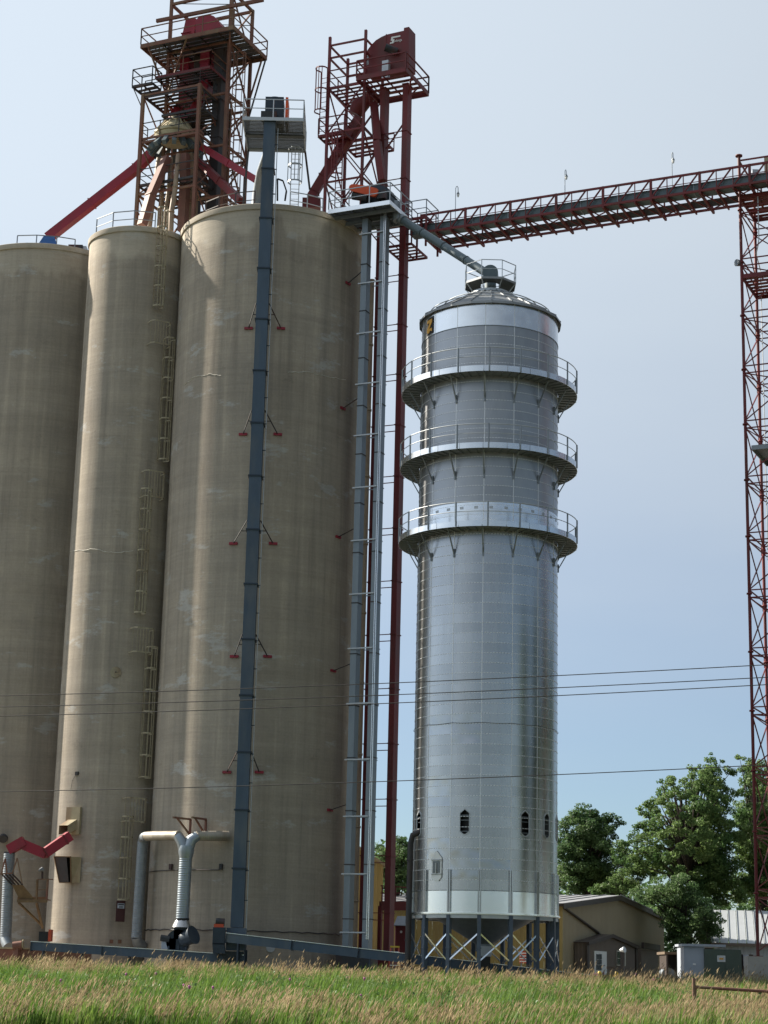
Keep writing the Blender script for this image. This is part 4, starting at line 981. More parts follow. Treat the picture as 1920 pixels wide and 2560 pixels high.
bar('raker', ht, at(tO + U * 6.72 + V * 4.3, zTop - 0.2), at(HQ[2], zTop - 4.3), 0.08, 'dark_steel')
zr = PL('A', 775, 568, HQ0 - V * 0.9, V)[2]
rO = PL('A', 305, 660, HQ0 - V * 0.9, V)
plat(rO, 4.0, 2.2, zr, 'dark_steel', 'rust_steel', sides=(0, 1), slat=0.3, gap=0.1, rail_h=1.05, post_step=2.0, rw=0.055, beam=0.16, bm='red')
bO = A3(-16.56, 109, 0)
plat(bO, 1.45, 1.1, 54.61, 'dark_steel', 'dark_steel', slat=0.5, gap=0.3, rail_h=1.1, post_step=1.5, rw=0.055)
bar('raker', ht, A3(-16.5, 109, 54.5), at(HP[0], 53.0), 0.06, 'dark_steel')
plat(HP0 + U * 0.1, 4.0, 3.9, zD, 'dark_steel', 'dark_steel', sides=(0, 1), slat=0.40, gap=0.18, rail_h=1.0, beam=0.2)
for zz, m_ in ((52.6, 'dark_steel'),): plat(HP0 + U * 1.2 + V * 0.4, 3.0, 3.4, zz, m_, m_, sides=(1,), slat=0.4, gap=0.14)
zl = Az(190, 1195, HP0); plat(HP0, 4.1, 0.75, zl, 'rust_steel', 'dark_steel', sides=(0, 3), slat=0.4, gap=0.25, rail_h=1.0, rw=0.05)
zl2 = Az(165, 1595, HP0); plat(HP0, 4.1, 3.9, zl2, 'dark_steel', 'dark_steel', sides=(0, 3, 1), slat=0.5, gap=0.3, rail_h=1.0, rw=0.05)
# caged ladder up the tower's far corner
hl = thing('caged_ladder', tuple(HQ[1]), 'rusty caged ladder on the right corner of the brown headhouse frame', 'ladder')
lb = HQ[1] + U * 0.35 + V * 0.2
ladder(hl, at(lb, ZR), at(lb, 56.5), V, U, 'rust_steel', cage=(46.2, 56.5), hoop_step=1.15, cage_r=0.34, step=0.4)
# two old legs through the tower: dark casings below, red heads on top
for nm, uo, vo, hpts, lab in (('a', 1.55, 1.0, [(540, 290), (570, 158), (655, 158), (640, 290)], 'narrow red-headed bucket leg inside the brown headhouse frame'),
                         ('b', 2.75, 0.7, [(652, 290), (652, 180), (675, 150), (715, 132), (770, 124), (812, 140), (845, 175), (870, 215), (872, 290)], 'wide round-topped red bucket leg inside the brown headhouse frame')):
    O = HQ0 + U * uo + V * vo; L_ = thing('bucket_leg', (O[0], O[1], ZR), lab, 'elevator leg')
    pts = [PL('A', x, y, O, V) for x, y in hpts]; extrude('head_housing', L_, pts[::-1], V * 1.0, 'red_bright')
    du = ((pts[0] + pts[-1]) / 2 - O) @ U; w_ = 0.62
    for k, (dd, z0, m_) in enumerate(((du - 0.18, 54.2, 'red_bright'), (du + 0.85, ZR, 'dark_steel'))):
        p = O + U * dd
        zz = [z0] + list(np.arange(z0 + 2.6, 57.0, 2.6)) + [pts[0][2] + 0.05]
        for a, b_ in zip(zz[:-1], zz[1:]):
            obox('casing_section', L_, at(p - U * w_ / 2, a + 0.004), U * w_, V * 0.7, A3(0, 0, b_ - a - 0.008), m_)
            obox('joint_flange', L_, at(p - U * (w_ / 2 + 0.05) - V * 0.05, b_ - 0.06), U * (w_ + 0.1), V * 0.8, A3(0, 0, 0.06), m_)
    # spout towards the distributor
    s0_ = at(O + U * (du - 0.2), 54.3)
    sq('discharge_spout', L_, [s0_, at(O + U * (du - 0.7) - V * 0.3, 53.2), A3(-13.75, 109.85, 52.3)], 0.5, 'red_bright', 0.5)
# distributor: ribbed cone with a ring of outlets
DC = A3(*(PL('A', 474, 1200, HP0 + V * 1.25, V)[:2]), 0)
dzb = Z('A', 470, 1235, DC[1])[2]
ds = thing('distributor', (DC[0], DC[1], dzb), 'cream ribbed distributor cone with a ring of grey outlets under it', 'distributor')
Rd = 1.32
lathe('cone', ds, DC[0], DC[1], [(0.30, dzb + 1.75), (0.42, dzb + 1.5), (0.62, dzb + 1.32), (1.22, dzb + 0.66), (Rd, dzb + 0.62), (Rd, dzb + 0.45), (Rd - 0.12, dzb + 0.4)], 'cream_tan', n=28, sharp=20)
lathe('skirt', ds, DC[0], DC[1], [(Rd - 0.12, dzb + 0.4), (Rd - 0.02, dzb + 0.36), (Rd - 0.1, dzb + 0.12), (0.55, dzb - 0.15)], 'cream_tan', n=28, sharp=20)
outs = []
for k in range(16):
    a = 2 * math.pi * k / 16 + 0.1; d = A3(math.cos(a), math.sin(a), 0)
    p = A3(DC[0], DC[1], dzb + 0.05) + d * 1.0; q = p + d * 0.62 - K3 * 0.72
    bar('outlet', ds, p, q, 0.27, 'pipe_grey', 0.30); bar('rib', ds, A3(DC[0], DC[1], dzb + 1.4) + d * 0.72, A3(DC[0], DC[1], dzb + 0.62) + d * 1.3, 0.05, 'cream_tan', 0.06)
    outs.append(q)
def spout(label, pts, w, m, round_=False, parts=3, bell=True):
    s = thing('grain_spout', tuple(pts[-1]), label, 'spout')
    for (a, b_) in zip(pts[:-1], pts[1:]):
        n = max(1, int(np.linalg.norm(b_ - a) / 2.6))
        for k in range(n):
            p, q = interp(a, b_, k / n), interp(a, b_, (k + 1) / n - 0.004)
            (pipe('spout_run', s, p, q, w / 2, m, 14) if round_ else bar('spout_run', s, p, q, w, m))
            if k or a is not pts[0]:
                d = (q - p) / np.linalg.norm(q - p)
                (pipe('spout_flange', s, p - d * 0.04, p + d * 0.04, w * 0.6, m, 14) if round_ else bar('spout_flange', s, p - d * 0.04, p + d * 0.04, w * 1.16, m))
    return s
def oA(x, y, off): return PL('A', x, y, DC + V * off, V)
spout('long bright red spout running down to the roof of the silo with the blue cover', [oA(275, 1325, 0.2), Z('D', 1130, 240, 110.6), Z('D', 395, 815, 111.4)], 0.55, 'red_bright')
spout('rust-rose square spout dropping steeply to the narrow silo roof', [oA(405, 1365, -0.9), Z('A', 265, 1690, 107.6), Z('A', 190, 1950, 107.2)], 0.46, 'rose_spout')
spout('tan round spout pipe just behind the rust-rose spout', [oA(335, 1370, -0.5), Z('A', 285, 1720, 108.6), Z('A', 255, 1960, 108.5)], 0.30, 'tan_pipe', True)
spout('tan round spout pipe with a bellied lower joint, beside the rust-rose spout', [oA(505, 1335, -1.0), Z('A', 478, 1620, 107.8), Z('A', 445, 1830, 107.6), Z('A', 440, 2000, 107.6)], 0.32, 'tan_pipe', True)
spout('dark tan round pipe between the two pale spout pipes', [oA(440, 1360, -0.6), Z('A', 420, 1650, 108.8), Z('A', 372, 1990, 108.8)], 0.26, 'tan_pipe', True)
spout('thin tan pipe third in the fan of spouts under the distributor', [oA(385, 1370, 0.2), Z('A', 362, 1700, 109.4), Z('A', 345, 2000, 109.4)], 0.24, 'tan_pipe', True)
spout('brown square spout straight under the distributor', [oA(560, 1330, -0.4), Z('A', 560, 1600, 109), Z('A', 540, 2000, 109)], 0.5, 'rose_spout')
spout('tan square spout leaning away under the distributor', [oA(610, 1330, 0.3), Z('A', 640, 1600, 109.6), Z('A', 625, 1900, 109.8)], 0.45, 'tan_pipe')
spout('bright red spout running to the black roof hopper behind the blue leg', [oA(715, 1275, 0.3), Z('A', 1185, 1560, 106.2)], 0.42, 'red_bright')
spout('dark red lower spout ending on the rim of the blue-leg silo', [oA(690, 1400, 0.5), Z('A', 1045, 1740, 106.0)], 0.42, 'red')
spout('rust-rose narrow spout behind the front post of the brown frame', [oA(650, 1370, 0.6), Z('A', 760, 1640, 110), Z('A', 770, 1830, 110)], 0.36, 'rose_spout')
# roof clutter
rh = thing('roof_hopper', tuple(Z('A', 1190, 1720, 105.8)), 'black roof hopper with railing beside the blue leg', 'hopper')
p0_, p1_ = Z('A', 1170, 1735, 105.8), Z('A', 1240, 1545, 105.8)
obox('hopper_box', rh, A3(p0_[0], 105.5, ZR - 0.1), A3(p1_[0] - p0_[0], 0, 0), A3(0, 0.7, 0), A3(0, 0, p1_[2] - ZR), 'black')
o = A3(Z('A', 1050, 1720, 105.2)[0], 105.2, ZR + 0.45)
platform(rh, [o, o + A3(1.05, 0, 0), o + A3(1.05, 1.2, 0), o + A3(0, 1.2, 0)], 'dark_steel', 'dark_steel', rail_h=1.1, toe=0, slat=0.2, gap=0.05, post_step=0.6)
for x in (0, 1.05): bar('prop', rh, o + A3(x, 0, 0), A3(o[0] + x, o[1], ZR - 0.1), 0.07, 'dark_steel')
rr_ = thing('roof_inlet', tuple(Z('A', 1380, 1730, 104.6)), 'small red inlet hood and black guard frame on the silo roof', 'hopper')
a0 = A3(Z('A', 1320, 1735, 104.6)[0], 104.6, ZR - 0.05)
mesh('hood', [a0, a0 + A3(0.75, 0, 0), a0 + A3(0.75, 0.6, 0), a0 + A3(0, 0.6, 0), a0 + A3(0.05, 0, 0.72), a0 + A3(0.70, 0, 0.32), a0 + A3(0.70, 0.6, 0.32), a0 + A3(0.05, 0.6, 0.72)], [(0, 1, 5, 4), (1, 2, 6, 5), (2, 3, 7, 6), (3, 0, 4, 7), (4, 5, 6, 7)], 'red_bright', rr_)
f0 = Z('A', 1360, 1735, 104.3); f1 = Z('A', 1360, 1545, 104.3); f2 = Z('A', 1408, 1562, 104.3); f3 = Z('A', 1438, 1650, 104.3); f4 = Z('A', 1425, 1735, 104.3)
for a, b_ in ((f0, f1), (f1, f2), (f2, f3), (f3, f4)): bar('guard_bar', rr_, a, b_, 0.08, 'black')
# roof-edge railings
def rail_run(label, pts, m, h=1.05, w=0.05, mid=True):
    pts = [np.array(p, float) for p in pts]; r = thing('roof_railing', tuple(pts[0]), label, 'railing')
    for p in pts: bar('railing_post', r, p, p + K3 * h, w, m)
    for a, b_ in zip(pts[:-1], pts[1:]):
        bar('handrail', r, a + K3 * h, b_ + K3 * h, w, m)
        if mid: bar('mid_rail', r, a + K3 * h * 0.5, b_ + K3 * h * 0.5, w * 0.8, m)
    return r
def rimpt(key, deg, inset=0.12):
    cx, cy, r = SILOS[key]; a = math.radians(deg); return A3(cx + (r - inset) * math.sin(a), cy - (r - inset) * math.cos(a), ZRS[key] - 0.02)
rail_run('grey pipe railing round the front edge of the narrow silo roof', [rimpt('two', d) for d in (-58, -28, -2, 22)], 'galv_dull')
rail_run('low grey pipe railing along the edge of the red-spout silo roof', [rimpt('one', d) for d in (-14, 0, 14, 27)], 'galv_dull', 0.6, 0.05, False)
rail_run('galvanised railing on the blue-leg silo roof beside the raking prop', [rimpt('three', d, 0.5) for d in (14, 26, 38)], 'galv_pale', 1.1)
rail_run('dark railing on the back of the blue-leg silo roof', [rimpt('three', d, 0.6) for d in (-52, -38, -24, -10)], 'dark_steel', 1.1)
bc = Z('D', 405, 835, 109.9)
cv = thing('roof_cover', (bc[0], 109.9, ZRS['one']), 'small blue tarpaulin cover and spout landing on the far silo roof', 'cover')
mesh('tarpaulin', [A3(bc[0] - 0.6, 109.6, ZRS['one']), A3(bc[0] + 0.6, 109.6, ZRS['one']), A3(bc[0] + 0.6, 110.6, ZRS['one']), A3(bc[0] - 0.6, 110.6, ZRS['one']), A3(bc[0] - 0.3, 109.8, ZRS['one'] + 0.7), A3(bc[0] + 0.35, 109.8, ZRS['one'] + 0.62), A3(bc[0] + 0.3, 110.4, ZRS['one'] + 0.62), A3(bc[0] - 0.3, 110.4, ZRS['one'] + 0.7)], [(0, 1, 5, 4), (1, 2, 6, 5), (2, 3, 7, 6), (3, 0, 4, 7), (4, 5, 6, 7)], 'bluetarp', cv)
obox('spout_landing', cv, A3(bc[0] - 0.5, 111.6, ZRS['one'] - 0.06), A3(1.2, 0, 0), A3(0, 1.1, 0), A3(0, 0, 0.55), 'dark_steel')
obox('motor_box', cv, A3(bc[0] + 1.0, 111.2, ZRS['one'] - 0.06), A3(0.9, 0, 0), A3(0, 0.5, 0), A3(0, 0, 0.75), 'motor')
dv = Z('D', 680, 860, 111.2)
mesh('roof_vent', [A3(dv[0] + x, 111.2 + y, ZRS['one'] - 0.06 + z) for x, y, z in ((-.6, 0, 0), (.6, 0, 0), (.6, 1, 0), (-.6, 1, 0), (-.1, .2, .75), (.25, .2, .75), (.25, .8, .75), (-.1, .8, .75))], [(0, 1, 5, 4), (1, 2, 6, 5), (2, 3, 7, 6), (3, 0, 4, 7), (4, 5, 6, 7)], 'galv_pale', label='pale sheet-metal roof vent beside the narrow silo rim', cat='vent')

# ================================================================== caged ladder zigzagging down the narrow silo
ld = thing('caged_ladder', tuple(cyl_pt('two', 'T', 300, 1500)[0] * A3(1, 1, 0) + A3(0, 0, 4)), 'yellowed caged ladder in staggered flights down the narrow silo', 'ladder')
for (x, y, y0, y1) in ((342, 575, 455, 668), (353, 870, 735, 998), (305, 1200, 1060, 1328), (314, 1545, 1400, 1682), (267, 1860, 1765, 1946)):
    p, nn, tt = cyl_pt('two', 'T', x, y, 0.16); z1 = PL('T', x, y0, p, A3(0, 1, 0))[2]; z0 = PL('T', x, y1, p, A3(0, 1, 0))[2]
    ladder(ld, at(p, z0), at(p, z1), tt, nn, 'yellow_rail', width=0.40, cage=(z0 + 0.05, z1), hoop_step=1.17, cage_r=0.33, step=0.36, sw=0.04)
for (x, y, y0, y1) in ((346, 720, 697, 745), (332, 1047, 1020, 1075), (308, 1384, 1358, 1410), (292, 1750, 1725, 1775)):
    p, nn, tt = cyl_pt('two', 'T', x, y, 0.5); z1 = PL('T', x, y0, p, A3(0, 1, 0))[2]; z0 = PL('T', x, y1, p, A3(0, 1, 0))[2]
    for zz in (z0, z1):
        vs, fs = [], []; pts = [at(p, zz) + tt * a + nn * b_ for a, b_ in ((-0.62, -0.5), (-0.62, 0.1), (-0.45, 0.3), (0.45, 0.3), (0.62, 0.1), (0.62, -0.5))]
        for a, b_ in zip(pts[:-1], pts[1:]):
            o = len(vs); vs += boxgeo(a, b_, 0.025, 0.075); fs += [tuple(o + k for k in f) for f in CUBE_F]
        mesh('landing_hoop', vs, fs, 'yellow_rail', ld)
    for k in range(8):
        a = -0.62 + 1.24 * k / 7; q = at(p, 0) + tt * a + nn * (0.3 if 0 < k < 7 else 0.05)
        bar('landing_strap', ld, at(q, z0), at(q, z1), 0.035, 'yellow_rail', 0.012, up=nn)
# blocking plate with notice at the ladder foot
p, nn, tt = cyl_pt('two', 'J', 806, 800, 0.62)
z0, z1 = PL('J', 800, 868, p, A3(0, 1, 0))[2], PL('J', 800, 728, p, A3(0, 1, 0))[2]
gd = thing('ladder_guard', tuple(at(p, z0)), 'dark red guard plate with a small notice blocking the foot of the yellowed ladder', 'guard')
bar('guard_plate', gd, at(p, z0), at(p, z1), 0.5, 'sign_red', 0.03, up=nn)
nz = PL('J', 805, 762, p, A3(0, 1, 0))[2]
nb = bar('notice', gd, at(p, nz) + nn * 0.03 - tt * 0.19, at(p, nz) + nn * 0.03 + tt * 0.19, 0.02, 'cabinet_grey', 0.27)
bar('notice_header', gd, at(p, nz + 0.075) + nn * 0.045 - tt * 0.16, at(p, nz + 0.075) + nn * 0.045 + tt * 0.16, 0.012, 'black', 0.055)
for dz in (-0.03, -0.08): bar('notice_line', gd, at(p, nz + dz) + nn * 0.045 - tt * 0.11, at(p, nz + dz) + nn * 0.045 + tt * 0.11, 0.012, 'black', 0.022)
# riser pipe in the crease between the narrow and the blue-leg silo
cp = thing('riser_pipe', (-12.42, 105.75, 0.2), 'dark green-grey riser pipe in the crease between the narrow silo and its neighbour', 'pipe')
for z in np.arange(0.2, 43, 6.1):
    pipe('pipe_length', cp, (-12.42, 105.75, z), (-12.42, 105.75, min(z + 6.08, 43.7)), 0.06, 'pipe_grey', 10)
    bar('pipe_clamp', cp, (-12.42, 105.75, z + 0.4), (-12.42, 106.2, z + 0.4), 0.06, 'dark_steel')
# round cover plate and small box on the narrow silo
p, nn, tt = cyl_pt('two', 'T', 250, 1452, 0.0)
cvp = thing('cover_plate', tuple(p), 'round cream blanking plate bolted on the narrow silo', 'cover plate')
tube('disc', cvp, [p, p + nn * 0.05], 0.31, 'yellow_rail', 28); tube('bolt', cvp, [p + nn * 0.05, p + nn * 0.08], 0.04, 'dark_steel', 8)
p, nn, tt = cyl_pt('two', 'T', 167, 1671, 0.0)
jb = thing('junction_box', tuple(p), 'small black junction box with a cable tail on the narrow silo', 'junction box')
bar('box', jb, p - tt * 0.1, p + tt * 0.1, 0.18, 'black', 0.2, up=K3); tube('cable_tail', jb, [p - tt * 0.08, p - tt * 0.3 - K3 * 0.4 + nn * 0.03, p - tt * 0.36 - K3 * 0.9 + nn * 0.02], 0.012, 'cable', 5)

# ================================================================== things at the foot of the silos
def jz(x, y, Y): return Z('J', x, y, Y)
# wall plate, red elbowed spout and ribbed pipe
p, nn, tt = cyl_pt('two', 'J', 497, 190, 0.0)
wp = thing('wall_plate', tuple(p), 'cream rust-stained steel plate on the narrow silo where the red spout starts', 'wall plate')
z0, z1 = PL('J', 497, 285, p, A3(0, 1, 0))[2], PL('J', 497, 102, p, A3(0, 1, 0))[2]
bar('plate', wp, at(p, z0) + nn * 0.08, at(p, z1) + nn * 0.08, 0.95, 'tan_paint', 0.16, up=nn)
mesh('chute_mouth', [at(p, 0) + nn * a + tt * b_ + K3 * c for a, b_, c in ((.1, -.3, z0 + .85), (.1, .3, z0 + .85), (.1, .3, z0 + .3), (.1, -.3, z0 + .3), (.75, -.45, z0 + .45), (.75, .15, z0 + .45), (.75, .15, z0 - .05), (.75, -.45, z0 - .05))], [(0, 1, 5, 4), (1, 2, 6, 5), (2, 3, 7, 6), (3, 0, 4, 7)], 'tan_paint', wp)
NZ = lambda x, y, Y: Z('N', x, y, Y)
rs = thing('elbow_spout', tuple(NZ(150, 250, 103.2)), 'bright red square spout bending like a V between the wall plate and the ribbed pipe', 'spout')
a, b_, c_, d_ = NZ(1070, 60, 104.0), NZ(680, 330, 103.4), NZ(300, 170, 103.2), NZ(150, 265, 103.2)
bar('spout_run', rs, a, b_ + (b_ - a) * 0.03, 0.58, 'red_bright', 0.52); bar('spout_run', rs, b_ + (b_ - c_) * 0.06, c_, 0.58, 'red_bright', 0.52)
e_ = (c_ - b_) / np.linalg.norm(c_ - b_)
bar('spout_run', rs, c_ + A3(0.28, 0, 0.12), d_ + A3(-0.05, 0, -0.05), 0.62, 'red_bright', 0.52)
for q, r_ in ((interp(a, b_, 0.22), a - b_), (b_ + K3 * 0.02, a - b_)):
    r_ = r_ / np.linalg.norm(r_); bar('spout_flange', rs, q - r_ * 0.03, q + r_ * 0.03, 0.66, 'red', 0.60)
bar('outlet_collar', rs, d_ + A3(0, 0, -0.15), d_ + A3(-0.02, 0, -0.42), 0.42, 'dark_steel')
def ribbed(label, pts, r, m='duct', step=0.12, cat='duct', name='ribbed_duct'):
    t_ = thing(name, tuple(pts[-1]), label, cat)
    vs, fs = [], []
    P = []; R = []
    for (a, b_) in zip(pts[:-1], pts[1:]):
        L = np.linalg.norm(b_ - a); n = max(2, int(L / step))
        for k in range(n):
            for f, rr in ((0, r), (0.35, r), (0.5, r * 1.03), (0.65, r * 1.03), (0.85, r)): P.append(interp(a, b_, (k + f) / n)); R.append(rr)
    P.append(pts[-1]); R.append(r)
    tube('ribbed_wall', t_, P, R, m, 20)
    return t_
rp_ = ribbed('blue-grey ribbed pipe dropping from the red bent spout', [NZ(145, 330, 103.2), NZ(90, 1640, 103.2)], 0.30, 'galv_dull')
tube('foot_elbow', rp_, [NZ(90, 1630, 103.2), NZ(95, 1680, 103.1), NZ(130, 1760, 102.9)], 0.3, 'galv_dull', 16)
p, nn, tt = cyl_pt('one', 'N', 60, 100, 0)
tube('wall_stub', None, [p - nn * 0.1, p + nn * 0.6, p + nn * 0.75 - K3 * 0.1], 0.24, 'dark_steel', 14, label='dark pipe stub coming out of the silo behind the red bent spout', cat='pipe')
# sheet hood (open box) on the narrow silo
p, nn, tt = cyl_pt('two', 'N', 1090, 590, 0.0)
z0, z1 = PL('N', 1090, 780, p, A3(0, 1, 0))[2], PL('N', 1090, 390, p, A3(0, 1, 0))[2]
hh = thing('wall_hood', tuple(at(p, z0)), 'rusty cream sheet hood with sloping sides on the narrow silo', 'hood')
o = at(p, 0)
HW = [o + tt * a + nn * b_ + K3 * c for a, b_, c in ((-.62, .02, z1), (.68, .02, z1), (.68, .02, z0), (-.40, .02, z0), (-.75, .62, z1 + .02), (.40, .62, z1), (.30, .30, z0 - .02), (-.52, .30, z0))]
mesh('hood_sheet', HW, [(0, 1, 5, 4), (1, 2, 6, 5), (3, 0, 4, 7), (2, 3, 7, 6)], 'tan_paint', hh)
mesh('hood_back', [o + tt * a + nn * 0.03 + K3 * c for a, c in ((-.6, z1), (.66, z1), (.66, z0), (-.4, z0))], [(0, 1, 2, 3)], 'dark_steel', hh)
for a, b_ in ((4, 5), (5, 6), (6, 7), (7, 4)): bar('hood_edge', hh, HW[a], HW[b_], 0.05, 'rust_yellow')
mesh('hood_door', [HW[4] * .97 + HW[0] * .03, HW[4] * .25 + HW[5] * .75, HW[7] * .2 + HW[6] * .8, HW[7]], [(0, 1, 2, 3)], 'dark_steel', hh)
# rusty bracketed catwalk
cw = thing('catwalk', tuple(NZ(500, 1060, 103.2)), 'rusty yellow bracketed catwalk with a stair under the red bent spout', 'catwalk')
m_ = 'rust_yellow'
bar('floor_beam', cw, NZ(260, 1060, 103.2), NZ(730, 1060, 103.4), 0.16, m_); bar('floor_beam', cw, NZ(270, 1015, 104.4), NZ(730, 1015, 104.5), 0.12, m_)
obox('floor_plate', cw, NZ(270, 1040, 103.2), NZ(725, 1040, 103.4) - NZ(270, 1040, 103.2), A3(0, 1.2, 0), A3(0, 0, 0.03), 'rust_steel')
bar('strut', cw, NZ(290, 1090, 103.2), NZ(640, 1430, 105.2), 0.10, m_); bar('strut', cw, NZ(560, 1080, 103.2), NZ(655, 1470, 105.2), 0.12, m_)
bar('railing_post', cw, NZ(575, 730, 103.3), NZ(562, 1040, 103.3), 0.09, m_); bar('railing_post', cw, NZ(735, 725, 103.5), NZ(715, 1050, 103.5), 0.09, 'rust_steel')
bar('handrail', cw, NZ(575, 728, 103.3), NZ(820, 728, 103.5), 0.06, 'rust_steel'); bar('mid_rail', cw, NZ(570, 890, 103.3), NZ(725, 885, 103.5), 0.05, 'rust_steel')
# inclined stair / chute with slats
for k in range(4):
    x0 = 30 + k * 55; bar('stair_rail', cw, NZ(x0, 650, 102.6), NZ(x0 + 150, 810, 103.0), 0.07, 'dark_steel')
mesh('stair_plate', [NZ(185, 815, 103), NZ(350, 810, 103), NZ(530, 1030, 103.3), NZ(300, 1040, 103.3)], [(0, 1, 2, 3)], m_, cw)
bar('top_bar', cw, NZ(5, 645, 102.6), NZ(200, 632, 102.6), 0.08, 'rust_steel')
for (a, b_) in (((20, 640), (80, 405)), ((80, 405), (105, 640)), ((190, 635), (265, 400)), ((265, 400), (340, 790))): bar('guard_bar', cw, NZ(*a, 102.6), NZ(*b_, 102.6), 0.06, 'rust_steel')
fl = thing('floodlight', tuple(NZ(640, 600, 103.6)), 'small dark floodlight on a bracket above the rusty catwalk', 'floodlight')
tube('lamp_body', fl, [NZ(600, 590, 103.4), NZ(650, 575, 103.6)], [0.06, 0.13], 'galv_dull', 10); bar('bracket', fl, NZ(650, 580, 103.6), NZ(650, 720, 103.6), 0.08, 'dark_steel')

# blower with forked ribbed ducts
YB = 100.4
bd_ = ribbed('bright ribbed upright duct between the blower and the fork', [jz(1243, 440, YB), jz(1220, 850, YB)], 0.335, 'duct')
fk = thing('duct_fork', tuple(jz(1245, 430, YB)), 'galvanised Y-shaped fork splitting the blower duct two ways', 'duct')
tube('fork_stem', fk, [jz(1243, 445, YB), jz(1246, 400, YB), jz(1248, 360, YB)], [0.34, 0.42, 0.40], 'duct', 18)
tube('fork_arm', fk, [jz(1235, 390, YB), jz(1215, 330, YB), jz(1190, 292, YB + 0.1)], [0.30, 0.28, 0.26], 'duct', 16)
tube('fork_arm', fk, [jz(1255, 390, YB), jz(1280, 320, YB), jz(1320, 294, YB + 0.1)], [0.32, 0.30, 0.27], 'duct', 16)
ribbed('tan-stained ribbed duct from the fork to the crease of the silos', [jz(1195, 292, YB + 0.1), jz(1040, 293, YB + 1.9), jz(978, 296, 103.5)], 0.25, 'duct_tan')
ribbed('ribbed duct from the fork into the wall by the blue leg', [jz(1315, 294, YB + 0.1), jz(1530, 294, YB + 0.9)], 0.26, 'duct_tan')
lw = ribbed('long shaded ribbed downpipe in the crease beside the yellowed ladder', [jz(955, 330, 104.2), jz(913, 975, 104.4)], 0.29, 'galv_dull')
tube('top_elbow', lw, [jz(985, 297, 103.4), jz(962, 303, 104.0), jz(955, 335, 104.2)], 0.28, 'galv_dull', 16)
tube('foot_elbow', lw, [jz(913, 970, 104.4), jz(920, 1005, 104.5), jz(955, 1030, 105.0)], 0.29, 'galv_dull', 16)
fn = thing('blower_fan', tuple(jz(1190, 1180, YB)), 'dark blue centrifugal blower under the upright ribbed duct', 'fan')
cc = jz(1190, 1000, YB); Rf = 0.62
prof = [cc + A3(math.cos(a) * Rf, 0, math.sin(a) * Rf) for a in np.linspace(0.35, 2 * math.pi - 0.5, 24)]
extrude('scroll_housing', fn, prof, A3(0, 0.7, 0), 'dark_blue')
tube('inlet_cone', fn, [jz(1225, 990, YB - 0.05), jz(1275, 965, YB - 0.35), jz(1296, 955, YB - 0.45)], [0.36, 0.42, 0.5], 'dark_blue', 20)
mesh('outlet_box', [jz(1165, 900, YB), jz(1265, 900, YB), jz(1262, 985, YB), jz(1160, 985, YB)] + [jz(1165, 900, YB) + A3(0, .7, 0), jz(1265, 900, YB) + A3(0, .7, 0), jz(1262, 985, YB) + A3(0, .7, 0), jz(1160, 985, YB) + A3(0, .7, 0)], [(0, 1, 2, 3), (4, 7, 6, 5), (0, 4, 5, 1), (1, 5, 6, 2), (3, 2, 6, 7), (0, 3, 7, 4)], 'dark_blue', fn)
tube('transition', fn, [jz(1218, 850, YB), jz(1216, 870, YB), jz(1214, 905, YB)], [0.34, 0.40, 0.52], 'galv', 8)
tube('clamp_band', fn, [jz(1219, 846, YB), jz(1219, 858, YB)], 0.37, 'black', 20)
tube('motor', fn, [jz(1075, 975, YB), jz(1135, 985, YB)], 0.17, 'motor', 14)
for x in (1130, 1195, 1245): bar('leg', fn, jz(x, 1030, YB), A3(jz(x, 1030, YB)[0], YB, 0), 0.09, 'dark_blue')
obox('control_box', fn, jz(1078, 1050, YB), A3(0.75, 0, 0), A3(0, 0.3, 0), A3(0, 0, 0.55), 'cabinet_grey')
bar('frame_beam', fn, jz(1115, 1062, YB), jz(1255, 1066, YB), 0.12, 'dark_blue')
for nm, (xa, xb) in {'left': (1160, 1275), 'right': (1285, 1378)}.items():
    a = jz(xa, 170, 100.0); b_ = jz(xb, 183, 101.6); c = jz((xa * 0.25 + xb * 0.75), 285, 101.6)
    br = thing('wall_bracket', tuple(b_), 'rusty triangular bracket above the duct fork, ' + {'left': 'the one nearer the yellowed ladder', 'right': 'the one nearer the blue leg'}[nm], 'bracket', 'brackets above the duct fork')
    bar('arm', br, a, b_, 0.10, 'rust_steel'); bar('post', br, b_, A3(b_[0], b_[1], c[2]), 0.10, 'rust_steel'); bar('strut', br, a + (b_ - a) * 0.2, A3(b_[0], b_[1] - .02, c[2]), 0.08, 'rust_steel')
# pipe hoop and small fittings round the blue-leg silo's foot
zh = cyl_pt('three', 'K', 700, 640)[0][2]
cx, cy, r = SILOS['three']
tube('wall_hoop_pipe', s3, [A3(cx + (r + 0.06) * math.sin(math.radians(a)), cy - (r + 0.06) * math.cos(math.radians(a)), zh + 0.03 * math.sin(a)) for a in range(-80, 81, 4)], 0.03, 'dark_steel', 6)
zh = cyl_pt('three', 'J', 1240, 522)[0][2]
tube('wall_hoop_pipe', s3, [A3(cx + (r + 0.06) * math.sin(math.radians(a)), cy - (r + 0.06) * math.cos(math.radians(a)), zh) for a in range(-72, -8, 4)], 0.025, 'dark_steel', 6)
for x in (1142, 1478):
    p, nn, tt = cyl_pt('three', 'J', x, 500, 0.1); bar('wall_fitting', s3, p - K3 * 0.15, p + K3 * 0.15, 0.16, 'motor')
p, nn, tt = cyl_pt('three', 'J', 1362, 240, 0.0)
for (k_, x, y0, y1, m2) in (('three', 1362, 330, 640, 'rust_stain'),): pass
p, nn, tt = cyl_pt('three', 'K', 487, 745, 0.0); tube('hatch_disc', s3, [p, p + nn * 0.04], 0.24, 'galv_pale', 20)
